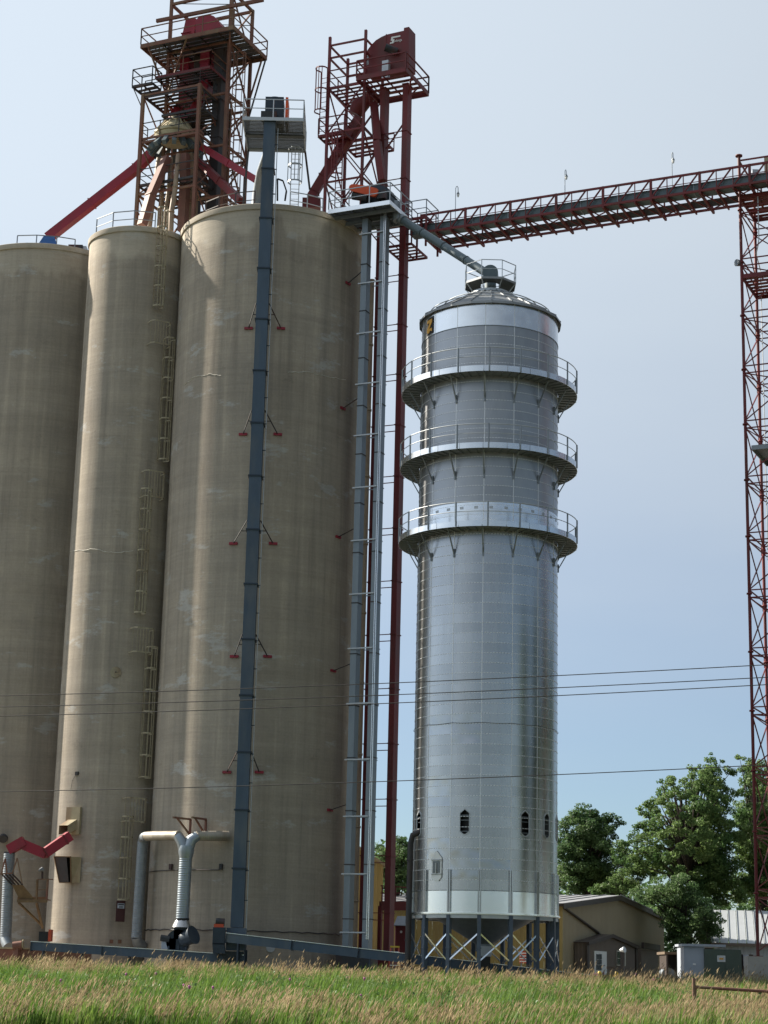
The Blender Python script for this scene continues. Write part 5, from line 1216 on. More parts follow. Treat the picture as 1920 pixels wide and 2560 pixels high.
for x in (745, 800):
    p, nn, tt = cyl_pt('two', 'J', x, 1000, 0.0); bar('wall_port', s2, p - tt * 0.1, p + tt * 0.1, 0.06, 'rust_steel', 0.2)

# low conveyor along the silo feet
def conveyor(label, a, b_, w, h, m, legs, sag=0):
    c = thing('drag_conveyor', tuple(at(a, 0)), label, 'conveyor')
    L = np.linalg.norm(b_ - a); n = max(2, int(L / 3))
    for k in range(n):
        p, q = interp(a, b_, k / n), interp(a, b_, (k + 1) / n - 0.002)
        s = bar('trough', c, p, q, w, m, h); bar('lid', c, p + K3 * (h / 2 + 0.02), q + K3 * (h / 2 + 0.02), w + 0.08, 'galv_bright', 0.025)
        bar('trough_flange', c, interp(p, q, 0.0) - K3 * 0.02, interp(p, q, 0.012) - K3 * 0.02, w + 0.12, 'dark_blue', h + 0.06)
    for tt_ in legs:
        p = interp(a, b_, tt_)
        for s in (-1, 1):
            q = p + A3(0, s * w * 0.55, 0); bar('leg', c, at(q, p[2] - h / 2), at(q + A3(0.0, 0, 0), 0.0 if q[1] > 97 else gz(q[1])), 0.08, 'dark_blue')
        bar('leg_tie', c, at(p + A3(0, -w * .55, 0), p[2] * 0.45), at(p + A3(0, w * .55, 0), p[2] * 0.45), 0.05, 'dark_blue')
    return c
cA, cB = jz(210, 1030, 99.9), jz(1640, 1122, 99.9)
c1 = conveyor('dark blue low conveyor running along the feet of the left silos', cA, cB, 0.5, 0.42, 'blue_leg', (0.06, 0.24, 0.46, 0.68, 0.93))
obox('drive_unit', c1, NZ(590, 1680, 99.7), A3(0.55, 0, 0), A3(0, 0.5, 0), A3(0, 0, 0.5), 'black')
obox('drive_guard', c1, NZ(735, 1680, 99.6), A3(0.14, 0, 0), A3(0, 0.6, 0), A3(0, 0, 0.6), 'ladder_red')
KA, KB = Z('K', 185, 676, 99.2), Z('I', 1040, 1480, 97.6)
KC = KA + (KB - KA) * 1.42
c2 = conveyor('long dark blue conveyor sloping down from the blue leg under the dryer', KA, KC, 0.5, 0.45, 'blue_leg', (0.03, 0.36, 0.6, 0.95))
tube('motor', c2, [Z('K', 110, 565, 99.2), Z('K', 170, 570, 99.2)], 0.20, 'motor', 14)
obox('gearbox', c2, Z('K', 95, 610, 99.0), A3(0.5, 0, 0), A3(0, 0.4, 0), A3(0, 0, 0.22), 'ladder_red')
obox('discharge_box', c2, Z('K', 85, 720, 98.95), A3(0.62, 0, 0), A3(0, 0.5, 0), A3(0, 0, 0.85), 'dark_blue')
a = Z('K', 90, 785, 98.95); b_ = Z('K', 175, 785, 98.95); mesh('discharge_chute', [Z('K', 85, 715, 98.95), Z('K', 165, 715, 98.95), b_, a] + [q + A3(0, .5, 0) for q in (Z('K', 85, 715, 98.95), Z('K', 165, 715, 98.95), b_, a)], [(0, 1, 2, 3), (4, 7, 6, 5), (0, 3, 7, 4), (1, 5, 6, 2)], 'dark_blue', c2)
# rusty trough and old motor at the far left
tr = thing('grain_trough', tuple(at(NZ(60, 1900, 101.5), 0)), 'rust-red open steel trough on the ground beside the far silo', 'trough')
obox('trough_wall', tr, at(NZ(-120, 1900, 101.3), 0.25), A3(5.0, 0, 0), A3(0, 0.08, 0), A3(0, 0, 1.05), 'rust_steel')
obox('trough_wall', tr, at(NZ(-120, 1900, 101.3), 0.25) + A3(0, 1.3, 0), A3(5.0, 0, 0), A3(0, 0.08, 0), A3(0, 0, 1.05), 'rust_steel')
bar('trough_rim', tr, at(NZ(-120, 1850, 101.3), 1.31), at(NZ(-120, 1850, 101.3), 1.31) + A3(5.0, 0, 0), 0.08, 'tan_paint')
obox('trough_base', tr, at(NZ(-120, 1900, 101.3), 0.0), A3(5.0, 0, 0), A3(0, 1.38, 0), A3(0, 0, 0.24), 'dark_steel')
om = thing('old_motor', tuple(at(NZ(260, 1900, 100.8), 0)), 'rusty belt-driven motor on a stand beside the open trough', 'motor')
tube('motor_body', om, [NZ(200, 1760, 100.8), NZ(340, 1740, 100.8)], 0.24, 'rust_steel', 14); bar('stand', om, at(NZ(265, 1800, 100.8), 0), NZ(265, 1790, 100.8), 0.32, 'rust_steel')
tube('pulley', om, [NZ(345, 1720, 100.7), NZ(360, 1720, 100.7)], 0.22, 'tan_paint', 16)
# grey-blue clutter behind the conveyor: boot of the galvanised and red legs
for lab, u_, fn_, w_ in (('dark grey boot housing at the foot of the galvanised casings', (gu0 + gu1) / 2, gpt, 2.0), ('dark red boot housing at the foot of the red twin casings', (uL + uR) / 2, rpt, 2.1)):
    b0 = fn_(u_ - w_ / 2, -0.5, 0.0); bo = thing('leg_boot', tuple(at(b0, 0)), lab, 'boot')
    obox('boot_box', bo, at(b0, 0.15), U * w_, V * 1.0, A3(0, 0, 1.25), 'motor' if 'grey' in lab else 'red'); obox('boot_lid', bo, at(b0 - U * .05 - V * .05, 1.41), U * (w_ + .1), V * 1.1, A3(0, 0, 0.05), 'dark_steel')
    for k in (0.1, w_ - 0.1): bar('foot', bo, at(b0 + U * k + V * .5, 0), at(b0 + U * k + V * .5, 0.15), 0.12, 'dark_steel')
# ================================================================== buildings
def siding(parent, a, b_, z0, z1f, m, rib=0.3, n=None, name='siding_panel', sheet=1.0, proud=0.03):
    """metal cladding: sheets side by side, each with raised ribs. z1f(t) gives the top along the wall"""
    a, b_ = np.array(a, float), np.array(b_, float); L = np.linalg.norm((b_ - a)[:2]); d = (b_ - a) / L; nrm = A3(d[1], -d[0], 0)
    k = max(1, int(round(L / sheet))); 
    for i in range(k):
        vs, fs = [], []
        s0, s1 = L * i / k + 0.004, L * (i + 1) / k - 0.004; nr = max(1, int(round((s1 - s0) / rib)))
        xs_ = []
        for j in range(nr):
            w = (s1 - s0) / nr; q = s0 + j * w; xs_ += [(q, 0), (q + w * 0.55, 0), (q + w * 0.68, proud), (q + w * 0.87, proud)]
        xs_.append((s1, 0))
        for (s, o) in xs_:
            p = a + d * s + nrm * o; vs += [A3(p[0], p[1], z0), A3(p[0], p[1], z1f(s / L))]
        for j in range(len(xs_) - 1): fs.append((2 * j, 2 * j + 2, 2 * j + 3, 2 * j + 1))
        mesh(name, vs, fs, m, parent)
YBD = 134.0
cor0 = Z('L', 122, 1208, YBD); zE = cor0[2]
c0 = at(cor0, 0); peak = PL('L', 535, 1158, c0, U); far = PL('L', 885, 1312, c0, U)
LG = (far - c0) @ V; LPk = (peak - c0) @ V; zPk = peak[2]
LEN = 46.0
yb = thing('metal_building', tuple(c0), 'long yellow-tan metal building with brown trim and pale roof behind the dryer', 'building')
gtop = lambda t: (zE + (zPk - zE) * (t * LG / LPk)) if t * LG < LPk else (zPk + (zE - zPk) * ((t * LG - LPk) / (LG - LPk)))
siding(yb, c0, c0 + V * LG, 0, lambda t: gtop(t) - 0.04, 'siding_tan', sheet=1.2, rib=0.3)
siding(yb, c0 - U * LEN, c0, 0, lambda t: zE, 'siding_yellow', sheet=1.2, rib=0.3)
def roofpane(parent, a, b_, c, d, m, n, name='roof_sheet', seam=True):
    for k in range(n):
        t0, t1 = k / n, (k + 1) / n - 0.002
        p, q, r_, s = interp(a, b_, t0), interp(a, b_, t1), interp(d, c, t1), interp(d, c, t0)
        mesh(name, [p, q, r_, s] + [x - K3 * 0.05 for x in (p, q, r_, s)], [(0, 1, 2, 3), (7, 6, 5, 4), (0, 4, 5, 1), (2, 6, 7, 3), (1, 5, 6, 2), (3, 7, 4, 0)], m, parent)
        if seam: bar('roof_seam', parent, p + K3 * 0.03, s + K3 * 0.03, 0.05, m, 0.07)
ov = 0.35
e0 = at(c0 - V * ov + U * ov, zE - 0.02); e1 = at(c0 - V * ov - U * (LEN + ov), zE - 0.02); r0_ = at(c0 + V * LPk + U * ov, zPk + 0.08); r1_ = at(c0 + V * LPk - U * (LEN + ov), zPk + 0.08)
f0 = at(c0 + V * (LG + ov) + U * ov, zE - 0.02); f1 = at(c0 + V * (LG + ov) - U * (LEN + ov), zE - 0.02)
roofpane(yb, e1, e0, r0_, r1_, 'roof_pale', 40); roofpane(yb, f0, f1, r1_, r0_, 'roof_pale', 40)
bar('rake_trim', yb, e0 - K3 * 0.2, r0_ - K3 * 0.2, 0.06, 'trim_brown', 0.36); bar('rake_trim', yb, f0 - K3 * 0.2, r0_ - K3 * 0.2, 0.06, 'trim_brown', 0.36)
bar('eave_trim', yb, e1 - K3 * 0.12, e0 - K3 * 0.12, 0.16, 'trim_brown', 0.2)
bar('corner_trim', yb, c0 + U * 0.04, at(c0, zE) + U * 0.04, 0.22, 'siding_yellow')
g = lambda x, y, o=0.12: PL('R', x, y, c0 + U * o, U)
tube('downspout', yb, [g(50, 370), g(60, 440), g(600, 830), g(635, 870), g(635, 940)], 0.10, 'trim_brown', 8)
# brown lean-to on the gable
an = thing('office_annex', tuple(at(g(430, 1500), 0)), 'small brown metal office with white glazed door on the yellow gable', 'building')
D_A = 1.0
ag = lambda x, y, o=D_A: PL('R', x, y, c0 + U * o, U)
aL, aR, aP = ag(425, 1000), ag(1205, 1010), ag(800, 890)
aL0, aR0 = at(aL, 0), at(aR, 0); LA = (aR0 - aL0) @ V; LAp = (aP - aL0) @ V
atop = lambda t: (aL[2] + (aP[2] - aL[2]) * (t * LA / LAp)) if t * LA < LAp else (aP[2] + (aL[2] - aP[2]) * ((t * LA - LAp) / (LA - LAp)))
siding(an, aL0, aR0, 0, lambda t: atop(t) - 0.03, 'siding_brown', sheet=1.2, rib=0.3)
siding(an, aL0 - U * (D_A - 0.1), aL0, 0, lambda t: aL[2], 'siding_brown', sheet=1.2, rib=0.3)
eL, eP, eR = at(aL - V * .2, aL[2] + .04), at(aP, aP[2] + .1), at(aR + V * .2, aL[2] + .04)
bk = -U * (D_A - 0.1)
for (p, q) in ((eL, eP), (eP, eR)):
    roofpane(an, p + bk, p + U * .2, q + U * .2, q + bk, 'trim_brown', 5, seam=False); bar('rake_trim', an, p + U * .22 - K3 * .1, q + U * .22 - K3 * .1, 0.05, 'trim_brown', 0.26)
for p in (aL0, aR0): bar('corner_trim', an, p + U * .05, at(p, aL[2]) + U * .05, 0.42, 'trim_brown', 0.14, up=U)
dA = [ag(540, 1520, D_A + .05), ag(735, 1520, D_A + .05)]; dtop = ag(640, 1140, D_A + .05)[2]
dw = (dA[1] - dA[0]) @ V
dr = obox('door', an, at(dA[0], 0.02), V * dw, U * 0.06, A3(0, 0, dtop), 'white')
gw = lambda x, y: ag(x, y, D_A + .13)
for i in range(2):
    for j in range(3):
        a = gw(580 + i * 46, 1185 + j * 86 + 78); b_ = gw(580 + i * 46 + 40, 1185 + j * 86)
        obox('pane', dr, a, V * ((b_ - a) @ V), U * 0.01, A3(0, 0, b_[2] - a[2]), 'pane')
bar('handle', dr, gw(690, 1360), gw(715, 1360), 0.05, 'galv_dull')
wA, wB = ag(900, 1365, D_A + .04), ag(1030, 1135, D_A + .04)
wn = obox('window', an, wA, V * ((wB - wA) @ V), U * 0.08, A3(0, 0, wB[2] - wA[2]), 'cream')
wa, wb = gw(915, 1350), gw(1018, 1150); hz = (wb[2] - wa[2])
for k in (0, 1): obox('pane', wn, wa + K3 * (hz * 0.52 * k), V * ((wb - wa) @ V), U * 0.01, A3(0, 0, hz * 0.47), 'pane')
pa = ag(1218, 1040, 0.5); pb = ag(1485, 1075, 0.5)
obox('lean_to_wall', an, at(pa, 0), V * ((pb - pa) @ V), U * 0.4, A3(0, 0, pa[2] - 0.3), 'siding_brown'); bar('lean_to_fascia', an, pa + U * .5, at(pb, pa[2] - 0.1) + U * .5, 0.2, 'trim_brown', 0.45)
# yard hydrant post and yellow bollards before the office
yp = thing('yard_post', tuple(at(R_ := Z('R', 990, 1480, 124), 0)), 'dark steel post with a swing arm and lamp before the office window', 'post')
bar('post', yp, at(R_, 0), Z('R', 1000, 1140, 124), 0.24, 'dark_steel'); bar('swing_arm', yp, Z('R', 740, 1398, 124), Z('R', 1020, 1405, 124), 0.14, 'dark_steel'); tube('lamp_head', yp, [Z('R', 965, 1125, 124), Z('R', 1030, 1110, 123.8)], [0.1, 0.2], 'galv_pale', 10)
for lab, x in (('yellow steel bollard nearer the white office door', 632), ('yellow steel bollard nearer the dark yard post', 900)):
    q = Z('R', x, 1520, 122); bl_ = thing('bollard', tuple(at(q, 0)), lab, 'bollard')
    lathe('bollard_pipe', bl_, q[0], q[1], [(0.13, 0), (0.13, 0.9), (0.07, 0.97)], 'yellow', n=14); lathe('bollard_base', bl_, q[0], q[1], [(0.2, 0), (0.2, 0.05)], 'pad', n=14)
bb_ = thing('bollard_rail', tuple(at(Z('R', 760, 1520, 122.3), 0)), 'low yellow guard rail between the two bollards', 'rail')
bar('rail', bb_, Z('R', 660, 1535, 122.3), Z('R', 880, 1535, 122.3), 0.14, 'yellow')
for x in (690, 850): bar('rail_foot', bb_, at(Z('R', x, 1535, 122.3), 0), Z('R', x, 1535, 122.3), 0.1, 'yellow')
# taller yellow building behind the red leg
ty = thing('metal_building', tuple(at(Z('K', 1250, 400, 126), 0)), 'taller yellow metal building with sloping eave between the leg casings', 'building')
q0 = Z('K', 1268, 182, 126); q1 = Z('K', 1190, 128, 126)
z_at = lambda t: q1[2] + (q0[2] - q1[2]) * t + 0.0
La = 8.0; A_ = at(q0, 0) - A3(La, -1.0, 0); sl_ = (q1[2] - q0[2]) / (q0[0] - q1[0])
siding(ty, A_, at(q0, 0), 0, lambda t: q0[2] + sl_ * La * (1 - t), 'siding_yellow', sheet=1.0, rib=0.33)
TYD = A3(-0.25, 0.968, 0)
siding(ty, at(q0, 0), at(q0, 0) + TYD * 12, 0, lambda t: q0[2], 'siding_yellow', sheet=1.2, rib=0.3)
ra, rb = at(A_ - TYD * .3, q0[2] + sl_ * La), at(q0 + A3(.2, 0, 0) - TYD * .3, q0[2] - 0.05)
mesh('roof', [ra + K3 * .12, rb + K3 * .12, rb + TYD * 12.5 + K3 * .12, ra + TYD * 12.5 + K3 * .12, ra, rb, rb + TYD * 12.5, ra + TYD * 12.5], [(0, 1, 2, 3), (7, 6, 5, 4), (0, 4, 5, 1), (1, 5, 6, 2), (2, 6, 7, 3), (3, 7, 4, 0)], 'siding_tan', ty)
# red control shed and gantry beam between the legs and the dryer
rd = thing('control_shed', tuple(at(Z('I', 150, 1400, 108), 0)), 'dark red metal control cabinet with grey hood beside the dryer', 'cabinet')
a, b_ = Z('I', 95, 1110, 108), Z('I', 215, 1110, 108)
obox('cabinet_body', rd, at(a, 0), A3(b_[0] - a[0], 0, 0), A3(0, 1.4, 0), A3(0, 0, a[2]), 'red'); mesh('hood', [A3(a[0] - .1, 107.7, a[2] + .02), A3(b_[0] + .1, 107.7, a[2] + .02), A3(b_[0] + .1, 109.5, a[2] + .02), A3(a[0] - .1, 109.5, a[2] + .02), A3(a[0] + .1, 108.3, a[2] + .55), A3(b_[0] + .1, 108.3, a[2] + .55), A3(b_[0] + .1, 109.5, a[2] + .55), A3(a[0] + .1, 109.5, a[2] + .55)], [(0, 1, 5, 4), (1, 2, 6, 5), (2, 3, 7, 6), (3, 0, 4, 7), (4, 5, 6, 7)], 'galv_dull', rd)
tube('gauge', rd, [Z('I', 142, 1160, 107.98), Z('I', 142, 1160, 107.93)], 0.07, 'white', 12)
rb_ = thing('red_gantry', tuple(at(rpt(uR, 0, 0), 0)), 'dark red steel beam and rails bridging from the red casing towards the dryer', 'steel frame')
a, b_ = Z('I', -30, 945, 106.2), Z('I', 215, 945, 107.2)
bar('beam', rb_, a, b_, 0.25, 'red', 0.5); bar('handrail', rb_, a + K3 * 1.1, b_ + K3 * 1.0, 0.06, 'red'); bar('mid_rail', rb_, a + K3 * 0.7, b_ + K3 * 0.7, 0.05, 'red')
for k in (0.05, 0.5, 0.98): q = interp(a, b_, k); bar('railing_post', rb_, q, q + K3 * 1.1, 0.06, 'red')
bar('column', rb_, at(b_, 0), b_, 0.2, 'red'); bar('column', rb_, at(a, 0), a, 0.2, 'red')
# control box under the hopper, ladders
ub = thing('panel_box', tuple(at(Z('I', 830, 1500, 95.4), 0.2)), 'white electrical panel on black legs under the dryer hopper', 'panel')
a, b_ = Z('I', 792, 1362, 95.4), Z('I', 892, 1280, 95.4)
obox('panel', ub, a, A3(b_[0] - a[0], 0, 0), A3(0, 0.5, 0), A3(0, 0, b_[2] - a[2]), 'cabinet_grey'); obox('plinth', ub, at(a, 0.2) + A3(.05, .05, 0), A3(b_[0] - a[0] - .1, 0, 0), A3(0, 0.4, 0), A3(0, 0, a[2] - 0.21), 'black')
def stepladder(label, x, y0, y1, Y, m, m2):
    t_ = thing('step_ladder', tuple(at(Z('I', x, y0, Y), 0.0)), label, 'ladder', None)
    p = at(Z('I', x, y0, Y), 0.0); H = Z('I', x, y1, Y)[2]
    for s in (-1, 1):
        bar('side_rail', t_, p + A3(s * .33, -.35, 0), p + A3(s * .2, 0, H), 0.07, m); bar('back_rail', t_, p + A3(s * .33, .55, 0), p + A3(s * .2, .05, H), 0.05, m)
    for k in range(1, 8): 
        f = k / 8; bar('tread', t_, p + A3(-.33 + .13 * f, -.35 + .35 * f, H * f), p + A3(.33 - .13 * f, -.35 + .35 * f, H * f), 0.08, 'galv_bright', 0.035)
    obox('cap', t_, p + A3(-.24, -.08, H), A3(.48, 0, 0), A3(0, .2, 0), A3(0, 0, .08), m2)
stepladder('red fibreglass step ladder with yellow cap standing beside the drain pipe', 85, 1530, 1290, 99.6, 'ladder_red', 'yellow')
stepladder('orange-red step ladder behind, nearer the yellow wall', 165, 1530, 1345, 101.6, 'ladder_red', 'ladder_red')
bs = thing('banner_sign', tuple(at(Z('I', 1160, 1500, 112), 0)), 'small red and white striped barrier board seen between the dryer legs', 'barrier')
a, b_ = Z('I', 1125, 1420, 112), Z('I', 1200, 1320, 112)
obox('board', bs, a, A3(b_[0] - a[0], 0, 0), A3(0, .05, 0), A3(0, 0, b_[2] - a[2]), 'ladder_red')
for k in range(4): obox('stripe', bs, a + A3(0, -.012, (b_[2] - a[2]) * (k + .5) / 4.5), A3(b_[0] - a[0], 0, 0), A3(0, .012, 0), A3(0, 0, .06), 'white')
for x in (a[0] + .1, b_[0] - .1): bar('post', bs, A3(x, 112.03, 0), A3(x, 112.03, a[2] + .1), 0.07, 'galv_dull')

# ================================================================== electrical cabinets, far white-roofed building
YQ = 100.5
q = lambda x, y, Y=YQ: Z('Q', x, y, Y)
ca = thing('equipment_cabinet', tuple(at(q(390, 800), 0)), 'pale grey-blue steel equipment cabinet beside the green one', 'cabinet')
a, b_ = q(212, 850), q(560, 185)
obox('cabinet_body', ca, at(a, 0), A3(b_[0] - a[0], 0, 0), A3(0, 2.2, 0), A3(0, 0, b_[2]), 'cabinet_grey'); obox('cabinet_roof', ca, A3(a[0] - .1, YQ - .15, b_[2] + .003), A3(q(920, 185)[0] - a[0] + .1, 0, 0), A3(0, 2.5, 0), A3(0, 0, q(400, 140)[2] - b_[2]), 'cabinet_grey')
bar('name_plate', ca, q(360, 483, YQ - .02), q(412, 490, YQ - .02), 0.02, 'white', 0.09)
cg = thing('transformer_cabinet', tuple(at(q(880, 800), 0)), 'dark green electrical cabinet with a white warning notice on its doors', 'cabinet')
a, b_ = q(575, 850, YQ - .3), q(1195, 255, YQ - .3)
w = b_[0] - a[0]
for k in (0, 1):
    dd = obox('door', cg, A3(a[0] + w * (.55 if k else 0) + (.006 if k else 0), YQ - .34, 0.12), A3(w * (.45 if k else .55) - .006, 0, 0), A3(0, .05, 0), A3(0, 0, b_[2] - .12), 'cabinet_green')
obox('cabinet_body', cg, A3(a[0], YQ - .285, 0), A3(w, 0, 0), A3(0, 2.0, 0), A3(0, 0, b_[2] + .05), 'cabinet_green')
n0, n1 = q(785, 445, YQ - .36), q(920, 340, YQ - .36)
nt_ = obox('warning_notice', cg, n0, A3(n1[0] - n0[0], 0, 0), A3(0, .015, 0), A3(0, 0, n1[2] - n0[2]), 'white')
nw, nh = n1[0] - n0[0], n1[2] - n0[2]
for (x, z, ww, hh_, mm) in ((.1, .78, .8, .07, 'cabinet_grey'), (.12, .3, .07, .45, 'cabinet_grey'), (.81, .3, .07, .45, 'cabinet_grey'), (.25, .34, .5, .30, 'logo_orange'), (.15, .14, .7, .06, 'cabinet_grey')):
    obox('notice_print', nt_, A3(n0[0] + nw * x, YQ - .378, n0[2] + nh * z), A3(nw * ww, 0, 0), A3(0, .012, 0), A3(0, 0, nh * hh_), mm)
bar('door_handle', cg, q(965, 590, YQ - .38), q(1150, 720, YQ - .38), 0.05, 'cabinet_green')
me_ = thing('meter_box', tuple(at(q(1300, 500), 0)), 'grey meter box with round glass meter on a brown board', 'meter box')
a, b_ = q(1215, 880, YQ + .2), q(1405, 320, YQ + .2)
obox('board', me_, at(a, 0), A3(b_[0] - a[0], 0, 0), A3(0, .8, 0), A3(0, 0, b_[2]), 'trim_brown'); c_, d_ = q(1235, 515, YQ + .1), q(1325, 320, YQ + .1)
obox('box', me_, c_, A3(d_[0] - c_[0], 0, 0), A3(0, .09, 0), A3(0, 0, d_[2] - c_[2]), 'cabinet_grey'); tube('meter', me_, [q(1330, 415, YQ + .19), q(1330, 415, YQ - .05)], 0.13, 'cream', 14)
sh = thing('open_shelter', tuple(at(Z('L', 960, 1750, 108), 0)), 'dark open-fronted shed with pale roof between the office and the cabinets', 'shed')
a, b_ = Z('L', 905, 1750, 108), Z('L', 1040, 1590, 108)
obox('roof', sh, A3(a[0] - .1, 107.8, b_[2]), A3(b_[0] - a[0] + .3, 0, 0), A3(0, 3, 0), A3(0, 0, .14), 'wood_pole'); obox('back_wall', sh, A3(a[0], 110.4, 0), A3(b_[0] - a[0], 0, 0), A3(0, .1, 0), A3(0, 0, b_[2]), 'trim_brown')
for x in (a[0], b_[0] - .1): obox('side_wall', sh, A3(x, 107.9, 0), A3(.1, 0, 0), A3(0, 2.4, 0), A3(0, 0, b_[2] - .01), 'trim_brown')
tube('tank', sh, [A3(b_[0] - .8, 108.6, .75), A3(b_[0] - .8, 110.0, .75)], .42, 'galv_dull', 16); bar('tank_stand', sh, A3(b_[0] - .8, 109.2, 0), A3(b_[0] - .8, 109.2, .4), .5, 'motor')
wh = thing('metal_building', tuple(at(Z('L', 1500, 1600, 150), 0)), 'low building with standing-seam white metal roof beyond the cabinets', 'building')
e0, e1 = Z('L', 1240, 1500, 150), Z('L', 1240, 1500, 150) + A3(30, -3, 0); rdg = Z('L', 1310, 1258, 158)
r0_, r1_ = A3(e0[0] + 1.5, 158.5, rdg[2]), A3(e1[0] + 1.5, 155.5, rdg[2])
roofpane(wh, e0, e1, r1_, r0_, 'roof_white', 44)
siding(wh, at(e0, 0) + A3(.3, .4, 0), at(e1, 0) + A3(-.3, .4, 0), 0, lambda t: e0[2] - .03, 'wall_grey', sheet=1.5, rib=0.5)
bar('eave_trim', wh, e0 - K3 * .12, e1 - K3 * .12, .12, 'siding_brown', .22)
# pipe fence
fe = thing('pipe_fence', tuple(at(q(360, 1100, 66), gz(66))), 'rusty pipe rail fence in the grass before the green cabinet', 'fence')
pf = q(375, 730, 66); g0 = gz(66)
pipe('post', fe, A3(pf[0], 66, g0 - .1), pf, 0.065, 'rust_steel', 10)
ra = q(390, 880, 66); rb = q(1659, 960, 66); pipe('rail', fe, ra, interp(ra, rb, 1.0), 0.055, 'rust_steel', 10)
pe = interp(ra, rb, 1.02); pipe('post', fe, A3(pe[0], 66, g0 - .1), pe + K3 * .25, 0.065, 'rust_steel', 10); pipe('rail', fe, interp(ra, rb, 1.02), interp(ra, rb, 2.1), 0.055, 'rust_steel', 10)
pe = interp(ra, rb, 2.1); pipe('post', fe, A3(pe[0], 66, g0 - .1), pe + K3 * .25, 0.065, 'rust_steel', 10); bar('gusset', fe, ra + K3 * .06, ra - K3 * .3 + A3(-.02, 0, 0), .16, 'rust_steel', .03)

# ================================================================== overhead wires and their poles (beyond the frame)
W0 = [(0, 1503), (0, 1527), (0, 1547), (0, 1710)]; W1 = [(1620, 1438), (1620, 1465), (1620, 1481), (1600, 1655)]
wl_ = ('topmost of the three close black overhead wires', 'middle one of the three close black overhead wires', 'lowest of the three close black overhead wires', 'single black overhead wire hanging well below the other three')
ends = []
for (a, b_, lab) in zip(W0, W1, wl_):
    p, r_ = Z('T', *a, 70), Z('T', *b_, 62); d = (r_ - p); pts = []
    for t_ in np.linspace(-0.75, 1.75, 61):
        s = interp(p, r_, t_); sag = 0.55 * ((t_ - 0.5) ** 2 - 0.25) / 1.3
        pts.append(s + K3 * sag)
    ends.append((pts[0], pts[-1]))
    tube('overhead_wire', None, pts, 0.016, 'cable', 6, label=lab, cat='wire')
for k, lab in ((0, 'wooden utility pole holding the wires on the silo side'), (1, 'wooden utility pole holding the wires on the gantry-tower side')):
    e = ends[0][k]; up_ = thing('utility_pole', (e[0], e[1] + .3, gz(e[1])), lab, 'utility pole')
    lathe('pole', up_, e[0], e[1] + .3, [(.19, gz(e[1]) - .3), (.13, e[2] + .6)], 'wood_pole', n=14)
    for j in range(4):
        w = ends[j][k]; bar('insulator', up_, w, A3(e[0], e[1] + .3, w[2]), .1, 'galv_dull')

# ================================================================== trees
def leafmesh(name, P, N_, size, m, parent, kind=None):
    """a cloud of bent leaf-clump quads"""
    n = len(P); rng_ = np.random.default_rng(len(P))
    a = rng_.normal(size=(n, 3)); a /= np.linalg.norm(a, axis=1)[:, None]
    nn = N_ + 0.9 * rng_.normal(size=(n, 3)); nn /= np.linalg.norm(nn, axis=1)[:, None]
    t1 = np.cross(nn, a); t1 /= np.linalg.norm(t1, axis=1)[:, None] + 1e-9; t2 = np.cross(nn, t1)
    s = size * rng_.uniform(0.6, 1.35, n)[:, None]
    c = [P - t1 * s * 0.5, P + t2 * s * 0.33 + nn * s * .08, P + t1 * s * 0.5, P - t2 * s * 0.33 + nn * s * .08]
    V_ = np.stack(c, 1).reshape(-1, 3); o = V_.mean(0); V_ = V_ - o
    me = bpy.data.meshes.new(name); me.vertices.add(4 * n); me.vertices.foreach_set('co', V_.ravel())
    me.loops.add(4 * n); me.loops.foreach_set('vertex_index', np.arange(4 * n, dtype=np.int32))
    me.polygons.add(n); me.polygons.foreach_set('loop_start', np.arange(0, 4 * n, 4, dtype=np.int32))
    try: me.polygons.foreach_set('loop_total', np.full(n, 4, dtype=np.int32))
    except Exception: pass
    me.materials.append(MATS[m]); me.update(calc_edges=True)
    return tag(_link(bpy.data.objects.new(name, me), parent, Matrix.Translation(Vector(o))), kind=kind)
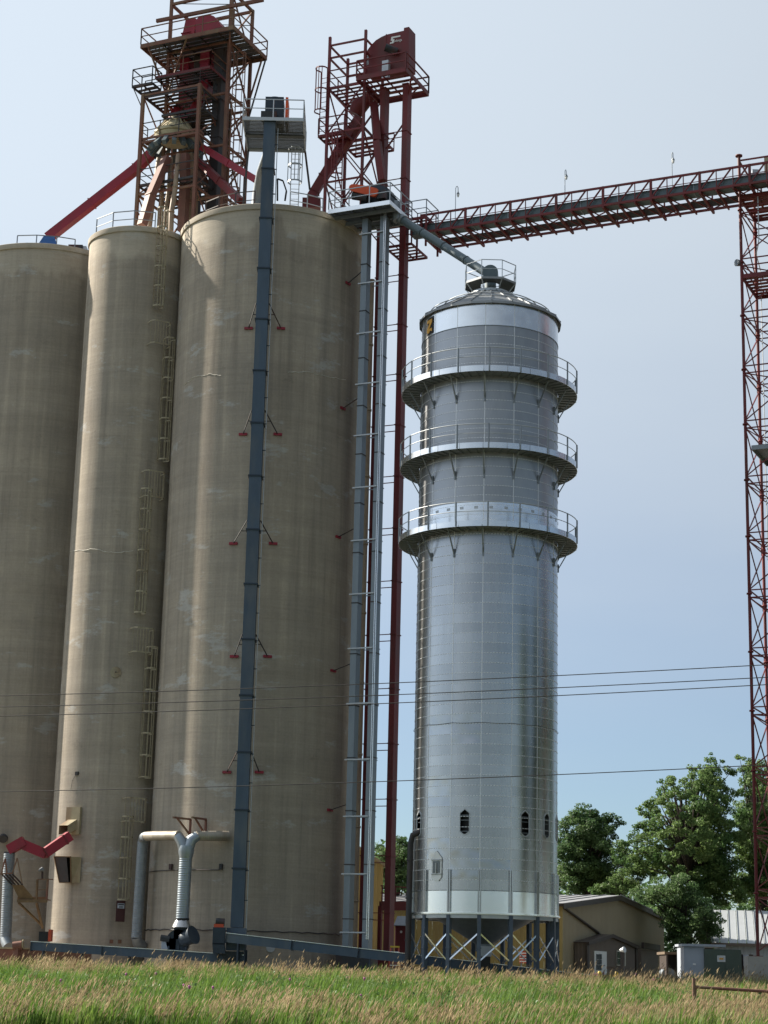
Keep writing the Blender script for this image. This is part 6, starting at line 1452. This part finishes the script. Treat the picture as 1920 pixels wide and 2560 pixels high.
def tree(label, crop, Y, lobes, base, m='leaf', leaf=0.3, dens=42, seed=0, trunk_r=0.35, depth=1.0, name='broadleaf_tree'):
    rg = np.random.default_rng(seed); k = CR[crop][2]
    bp = at(Z(crop, *base, Y), 0.0); t_ = thing(name, tuple(bp), label, 'tree')
    C_ = []
    for (x, y, r) in lobes:
        c = Z(crop, x, y, Y); R = r / k * (Y * 1.0) / FPX
        C_.append((c + A3(0, rg.uniform(-.45, .45) * R * 2 * depth, 0), R))
    cen = np.mean([c for c, _ in C_], 0); span = np.max([np.linalg.norm((c - cen)[[0, 2]]) for c, _ in C_])
    extra = []
    for c, R in C_:                                        # volume to the front and back of the seen outline
        for s in (-1, 1):
            f = max(0.25, 1 - np.linalg.norm((c - cen)[[0, 2]]) / (span + 1e-6))
            extra.append((A3(interp(c, cen, .25)[0], Y + s * span * 0.75 * f * depth + rg.normal() * .4, interp(c, cen, .15)[2]), R * .9))
    P, N_ = [], []; limbs = []
    for c, R in C_ + extra:
        ncl = max(4, int(7 * R * R * 0.9))
        for _ in range(ncl):
            d = rg.normal(size=3); d /= np.linalg.norm(d); cc = c + d * R * rg.uniform(0.35, 1.0) * A3(1, 1, .85)
            rr = rg.uniform(0.35, 0.75) * min(1.0, R * .5 + .25); n = int(dens * rr * rr * 6)
            q = rg.normal(size=(n, 3)); q /= np.linalg.norm(q, axis=1)[:, None]; rad = rg.uniform(0.3, 1.0, n)[:, None] ** .6
            P.append(cc + q * rad * rr * A3(1.15, 1.15, .75)); N_.append(q * .6 + A3(0, 0, .7) + d * .3)
        limbs.append(c)
    P = np.concatenate(P); N_ = np.concatenate(N_)
    low = min(c[2] - R for c, R in C_); keep = P[:, 2] > max(0.15, low - .3); P, N_ = P[keep], N_[keep]
    leafmesh('crown', P, N_, leaf, m, t_)
    vs, fs = [], []
    top = cen + A3(0, 0, span * .3)
    v_, f_ = tubegeo([bp - K3 * .2, bp + K3 * 1.0 + A3(.05, 0, 0), interp(bp, cen, .45) + A3(.2, .1, 0), interp(bp, cen, .8), cen, top], [trunk_r * 1.25, trunk_r, trunk_r * .85, trunk_r * .65, trunk_r * .45, trunk_r * .15], 10)
    mesh('trunk', v_, f_, 'bark', t_, smooth=True)
    for i, c in enumerate(limbs[:len(C_) + len(extra) // 2]):
        f = rg.uniform(.45, .95); st = interp(bp, cen, f); md = interp(st, c, .5) + A3(0, 0, .25 * np.linalg.norm(c - st) * .3)
        v_, f_ = tubegeo([st, md, interp(md, c, .75), c], [trunk_r * .26, trunk_r * .14, trunk_r * .07, trunk_r * .03], 6)
        mesh('limb', v_, f_, 'bark', t_, smooth=True)
    return t_
tree('round dark green tree standing behind the right side of the dryer', 'L', 172, [(150, 640, 90), (250, 560, 95), (350, 540, 95), (430, 600, 85), (520, 580, 45), (560, 620, 35), (480, 700, 75), (330, 700, 130), (200, 780, 110), (120, 860, 100), (420, 820, 100), (280, 930, 130), (520, 900, 70), (530, 1010, 80), (460, 1100, 80), (160, 1010, 110), (420, 980, 110), (300, 1090, 120)], (290, 1800), 'leaf_dark', 0.186, 91, 3, .4)
tree('big bright green cottonwood towering over the white-roofed building', 'L', 165, [(1230, 150, 60), (1300, 190, 70), (1180, 230, 85), (1090, 230, 40), (1370, 250, 60), (1250, 330, 110), (1110, 340, 80), (940, 310, 55), (860, 300, 35), (900, 390, 70), (1010, 400, 80), (790, 440, 40), (750, 470, 35), (720, 530, 40), (830, 530, 60), (960, 520, 80), (1360, 400, 90), (1120, 520, 110), (1300, 560, 130), (760, 640, 85), (690, 640, 35), (870, 680, 80), (660, 740, 65), (590, 760, 40), (780, 800, 90), (1080, 700, 120), (1250, 780, 140), (960, 860, 90), (1120, 920, 120), (1330, 980, 130), (850, 930, 80), (1420, 700, 110), (1200, 1090, 120), (1400, 1150, 110), (640, 860, 70), (720, 930, 80), (1000, 1010, 90), (1280, 1190, 100)], (1240, 1800), 'leaf', 0.198, 91, 5, .6)
tree('tall green tree partly hidden by the red lattice tower', 'L', 168, [(1450, 130, 40), (1520, 170, 60), (1590, 200, 80), (1490, 260, 70), (1620, 330, 110), (1500, 400, 90), (1480, 560, 90), (1600, 560, 140), (1560, 760, 140), (1680, 700, 140), (1480, 880, 100), (1620, 960, 140), (1500, 1080, 110), (1660, 1150, 130), (1760, 450, 150), (1780, 850, 160)], (1640, 1800), 'leaf', 0.198, 83, 7, .5)
tree('spreading bushy tree leaning over the end of the yellow building', 'L', 150, [(1060, 1010, 80), (950, 1060, 100), (850, 1080, 90), (760, 1110, 85), (690, 1150, 60), (1050, 1150, 110), (930, 1200, 110), (1150, 1200, 100), (1230, 1270, 80), (1290, 1310, 60), (1060, 1330, 120), (930, 1360, 90), (1200, 1400, 100), (1300, 1420, 50), (1000, 1470, 100), (1130, 1500, 90)], (1040, 1800), 'leaf_dark', 0.161, 118, 9, .35)
tree('low pale green scrub tree behind the ridge of the yellow building', 'L', 168, [(350, 1120, 35), (420, 1090, 50), (500, 1060, 60), (560, 1000, 60), (620, 940, 60), (640, 1060, 60), (700, 980, 50), (560, 1110, 55), (480, 1130, 50), (740, 900, 55), (540, 850, 75), (620, 830, 65), (570, 760, 50), (660, 890, 60), (600, 1120, 60), (680, 1080, 60), (400, 1130, 45), (780, 1000, 60)], (520, 1800), 'leaf', 0.161, 118, 11, .25)
tree('dark green tree seen between the red casing and the dryer', 'K', 150, [(1390, -10, 45), (1430, 20, 40), (1380, 60, 60), (1430, 100, 60), (1250, 60, 40), (1280, 90, 45), (1230, 130, 50), (1330, 130, 80), (1420, 190, 70), (1340, 230, 80), (1260, 220, 60), (1430, 290, 70), (1350, 330, 70), (1480, 100, 80), (1500, 220, 80), (1180, 200, 60)], (1350, 700), 'leaf_dark', 0.161, 106, 13, .35)
# trees that stand outside the frame to the right and mirror in the dryer's shell
for k, (x, y, h, lab) in enumerate(((36, 116, 27, 'broad green tree right of the lattice tower, level with the white roof'), (38, 104, 28, 'broad green tree right of the lattice tower, behind the grey footings'), (36, 92, 27, 'broad green tree standing alone to the right of the lattice tower'), (32, 80, 25, 'broad green tree nearest the pipe fence, right of the lattice tower'))):
    rg = np.random.default_rng(40 + k); t_ = thing('broadleaf_tree', (x, y, gz(y)), lab, 'tree')
    cs = []
    for _ in range(46):
        d = rg.normal(size=3); d /= np.linalg.norm(d); cs.append((A3(x, y, h * .53) + d * A3(5.2, 5.2, h * .42) * rg.uniform(.3, .95), rg.uniform(1.5, 2.4)))
    P = np.concatenate([c + (lambda q: q / np.linalg.norm(q, axis=1)[:, None] * rg.uniform(.4, 1, (len(q), 1)))(rg.normal(size=(330, 3))) * R for c, R in cs]); P = P[P[:, 2] > gz(y) + .3]
    leafmesh('crown', P, np.tile(A3(0, 0, .6), (len(P), 1)), .62, 'leaf_dark', t_)
    v_, f_ = tubegeo([A3(x, y, gz(y) - .2), A3(x + .1, y, 3), A3(x, y, h * .6), A3(x, y, h * .9)], [.5, .4, .25, .05], 10); mesh('trunk', v_, f_, 'bark', t_, smooth=True)
# far-off wood closing the horizon behind the buildings, with an added unseen belt behind the camera
rg = np.random.default_rng(90); P = []
for _i in range(1100):
    x = rg.uniform(-75, 95); y = rg.uniform(205, 235); h = 13.5 + 2.5 * math.sin(x * .21) + 1.5 * math.sin(x * .57 + 1) + rg.uniform(-1, 1)
    if _i > 700: x = rg.uniform(-140, 140); y = rg.uniform(-130, -115)  # unseen belt behind the camera, added to darken the dryer's lower reflections
    q = rg.normal(size=(150, 3)); q /= np.linalg.norm(q, axis=1)[:, None]; P.append(A3(x, y, h * rg.uniform(.1, .9)) + q * A3(2.4, 2.4, 1.8) * rg.uniform(.4, 1, (150, 1)))
P = np.concatenate(P); P = P[P[:, 2] > .2]
tag(leafmesh('far_wood', P, np.tile(A3(0, -.3, .7), (len(P), 1)), .6, 'leaf_dark', None, 'stuff'), 'far-off dark green wood along the horizon', 'wood')

# ================================================================== grass and weeds
def blades(name, n, ylo, yhi, hfun, wid, m, label, cat, lean=(.18, 0), seed=1, dens=None, head=None, clump=None):
    rg = np.random.default_rng(seed); X_, Y_ = [], []; tot = 0; per = clump[0] if clump else 1; nc = n // per
    while tot < nc:
        y = rg.uniform(ylo, yhi, nc); x = rg.uniform(-1, 1, nc) * (y * .27 + 3)
        keep = np.ones(nc, bool) if dens is None else rg.uniform(0, 1, nc) < dens(x, y)
        keep &= ~((((x + 8.9) / 1.9) ** 2 + ((y - 61.2) / 2.6) ** 2 < 1) & (rg.uniform(0, 1, nc) < .93))
        X_.append(x[keep]); Y_.append(y[keep]); tot += keep.sum()
    x = np.concatenate(X_)[:nc]; y = np.concatenate(Y_)[:nc]; cs = np.ones(nc)
    if clump:
        cs = rg.uniform(.6, 1.35, nc); x = np.repeat(x, per) + rg.normal(size=nc * per) * clump[1]; y = np.repeat(y, per) + rg.normal(size=nc * per) * clump[1]; cs = np.repeat(cs, per)
    n = len(x)
    z = np.array([gz(v) for v in np.linspace(40, 110, 701)])[np.clip(((y - 40) * 10).astype(int), 0, 700)]
    h = hfun(x, y, rg) * cs; ang = rg.uniform(0, 2 * math.pi, n); sx, sy = np.cos(ang) * wid, np.sin(ang) * wid
    lx = (lean[0] + rg.normal(size=n) * .11) * h; ly = rg.normal(size=n) * .11 * h
    B = np.stack([x, y, z], 1); side = np.stack([sx, sy, np.zeros(n)], 1)
    mid = B + np.stack([lx * .3, ly * .3, h * .55], 1); tip = B + np.stack([lx, ly, h], 1)
    vs = [B - side, B + side, mid + side * .8, mid - side * .8, tip]; V_ = np.stack(vs, 1).reshape(-1, 3)
    idx = np.arange(n)[:, None] * 5
    loops = [np.concatenate([idx + 0, idx + 1, idx + 2, idx + 3], 1), np.concatenate([idx + 3, idx + 2, idx + 4], 1)]
    if head:
        hl, hw = head
        d = tip - mid; d /= np.linalg.norm(d, axis=1)[:, None]; a2 = rg.uniform(0, 2 * math.pi, n); sd = np.stack([np.cos(a2), np.sin(a2), np.zeros(n)], 1) * hw
        hb_ = tip - d * hl * .3; ht_ = tip + d * hl * .7; hm = tip + d * hl * .1; droop = np.stack([np.full(n, hl * .16), np.zeros(n), -np.full(n, hl * .08)], 1)
        H_ = np.stack([hb_, hm + sd, ht_ + droop, hm - sd], 1).reshape(-1, 3); o = len(V_); V_ = np.concatenate([V_, H_]); hi = o + np.arange(n)[:, None] * 4
        sd2 = np.stack([-sd[:, 1], sd[:, 0], sd[:, 2]], 1); H2 = np.stack([hb_, hm + sd2, ht_ + droop, hm - sd2], 1).reshape(-1, 3); o2 = len(V_); V_ = np.concatenate([V_, H2]); hi2 = o2 + np.arange(n)[:, None] * 4
        quads = np.concatenate([loops[0], hi + np.arange(4)[None], hi2 + np.arange(4)[None]])
    else: quads = loops[0]
    tris = loops[1]; nl = quads.size + tris.size
    me = bpy.data.meshes.new(name); me.vertices.add(len(V_)); me.vertices.foreach_set('co', V_.ravel().astype(np.float32))
    me.loops.add(nl); me.loops.foreach_set('vertex_index', np.concatenate([quads.ravel(), tris.ravel()]).astype(np.int32))
    me.polygons.add(len(quads) + len(tris)); ls = np.concatenate([np.arange(len(quads)) * 4, quads.size + np.arange(len(tris)) * 3]).astype(np.int32)
    me.polygons.foreach_set('loop_start', ls); me.materials.append(MATS[m]); me.update(calc_edges=True)
    return tag(_link(bpy.data.objects.new(name, me), None, Matrix.Identity(4)), label, cat, None, 'stuff')
def nz2(x, y, s, ph=0): return .5 + .25 * np.sin(x * s + ph + 1.7 * np.sin(y * s * .4 + ph)) + .25 * np.sin(y * s * .8 - x * s * .35 + ph * 2.1)
dry_d = lambda x, y: np.clip(np.interp(y, [56, 60, 65, 70, 79, 85, 97], [.5, .42, .25, .05, .06, .5, .85]) + .30 * (nz2(x, y, .55, 1) - .5) * 2 + np.clip((x - 4) * .03, -.1, .3), .015, 1)
grn_d = lambda x, y: np.clip(1.15 - .75 * dry_d(x, y), .2, 1)
blades('meadow_grass', 300000, 50, 96.5, lambda x, y, rg: rg.uniform(.2, .66, len(x)) * (.6 + .8 * nz2(x, y, 1.2, 3)), .017, 'grass_green', 'short lush green grass covering the bank before the silos', 'grass', seed=2, dens=grn_d, clump=(14, .16))
blades('dry_grass', 62000, 50, 97.0, lambda x, y, rg: np.where(rg.uniform(0, 1, len(x)) < .12, 1.35, 1) * rg.uniform(.30, .74, len(x)) * (.58 + .6 * nz2(x, y, 1.1, 5)), .005, 'grass_dry', 'tall tan seeding grass leaning in the wind before the silos', 'grass', (.17, 0), 4, dry_d, head=(.23, .017), clump=(24, .2))
blades('straw_stubble', 16000, 50, 97.0, lambda x, y, rg: rg.uniform(.25, .55, len(x)), .011, 'grass_dry', 'short straw-coloured undergrowth among the green grass', 'grass', (.22, 0), 6, dry_d)
# leafy weeds: clumps of broad leaves
rg = np.random.default_rng(21); P = []
for _ in range(2600):
    y = rg.uniform(57, 92); x = rg.uniform(-1, 1) * (y * .25 + 2)
    if rg.uniform() > np.clip(1.1 - dry_d(np.array([x]), np.array([y]))[0], .05, 1): continue
    h = rg.uniform(.2, .6); n = 34; q = rg.normal(size=(n, 3)) * A3(.28, .28, .16); P.append(A3(x, y, gz(y) + h * .6) + q)
P = np.concatenate(P); P[:, 2] = np.maximum(P[:, 2], np.array([gz(v) for v in P[:, 1]]) + .03)
wd = leafmesh('leafy_weeds', P, np.tile(A3(0, 0, .9), (len(P), 1)), .12, 'weed', None, 'stuff'); tag(wd, 'bright green broad-leaved weeds scattered through the grass bank', 'weeds')
# big-leaved burdock plants, thistles
for k, (x, y, lab) in enumerate(((60, 2500, 'large-leaved burdock plant beside the bare gravel patch'), (45, 2462, 'tall pale-leaved weed above the burdock by the gravel patch'), (500, 2508, 'broad-leaved weed clump with whitish leaf undersides'), (285, 2478, 'leafy weed clump under the low conveyor beside a pink flower'))):
    d = ray('T', x / 1.1573, y / 1.1573); Yg = 60.0
    for _ in range(40):
        zz = CAM[2] + d[2] / d[1] * Yg
        if zz < gz(Yg) + .25: break
        Yg += .8
    p = CAM + d * (Yg / d[1]); pl = thing('burdock', (p[0], p[1], gz(p[1])), lab, 'plant'); rr = np.random.default_rng(60 + k)
    for j in range(9):
        a = rr.uniform(0, 2 * math.pi); L = rr.uniform(.14, .26); dd = A3(math.cos(a), math.sin(a), rr.uniform(-.1, .5)); dd /= np.linalg.norm(dd); sd = np.cross(dd, K3); sd /= np.linalg.norm(sd)
        b0 = A3(p[0], p[1], gz(p[1]) + rr.uniform(.15, .5)) + dd * .06
        mesh('leaf', [b0, b0 + dd * L * .3 + sd * L * .36, b0 + dd * L * .75 + sd * L * .28 - K3 * .02, b0 + dd * L - K3 * .05, b0 + dd * L * .75 - sd * L * .28 - K3 * .02, b0 + dd * L * .3 - sd * L * .36, b0 + dd * L * .5 + K3 * .03], [(0, 1, 6), (1, 2, 6), (2, 3, 6), (3, 4, 6), (4, 5, 6), (5, 0, 6)], 'weed', pl)
    pipe('stem', pl, A3(p[0], p[1], gz(p[1])), A3(p[0] + .03, p[1], gz(p[1]) + .55), .012, 'weed', 6)
rg = np.random.default_rng(77)
for k in range(16):
    y = rg.uniform(60, 80) if k < 10 else rg.uniform(88, 95); x = rg.uniform(-11, 3) if k < 10 else rg.uniform(10, 16); h = rg.uniform(.6, .85)
    tf = thing('thistle', (x, y, gz(y)), 'purple-pink thistle head on a thin stem in the grass', 'flower', 'thistles in the grass'); pipe('stem', tf, A3(x, y, gz(y)), A3(x + .05, y, gz(y) + h), .008, 'weed', 5)
    lathe('flower_head', tf, x + .05, y, [(.015, gz(y) + h - .05), (.04, gz(y) + h), (.05, gz(y) + h + .05), (.02, gz(y) + h + .08)], 'flower', n=8)

mesh('gravel_patch', [(-8.9 + 2.2 * math.cos(a) * (1 + .15 * math.sin(3 * a)), 61.2 + 2.9 * math.sin(a), gz(61.2 + 2.9 * math.sin(a)) + .008) for a in np.linspace(0, 2 * math.pi, 25)[:-1]], [tuple(range(24))], 'gravel', kind='structure')
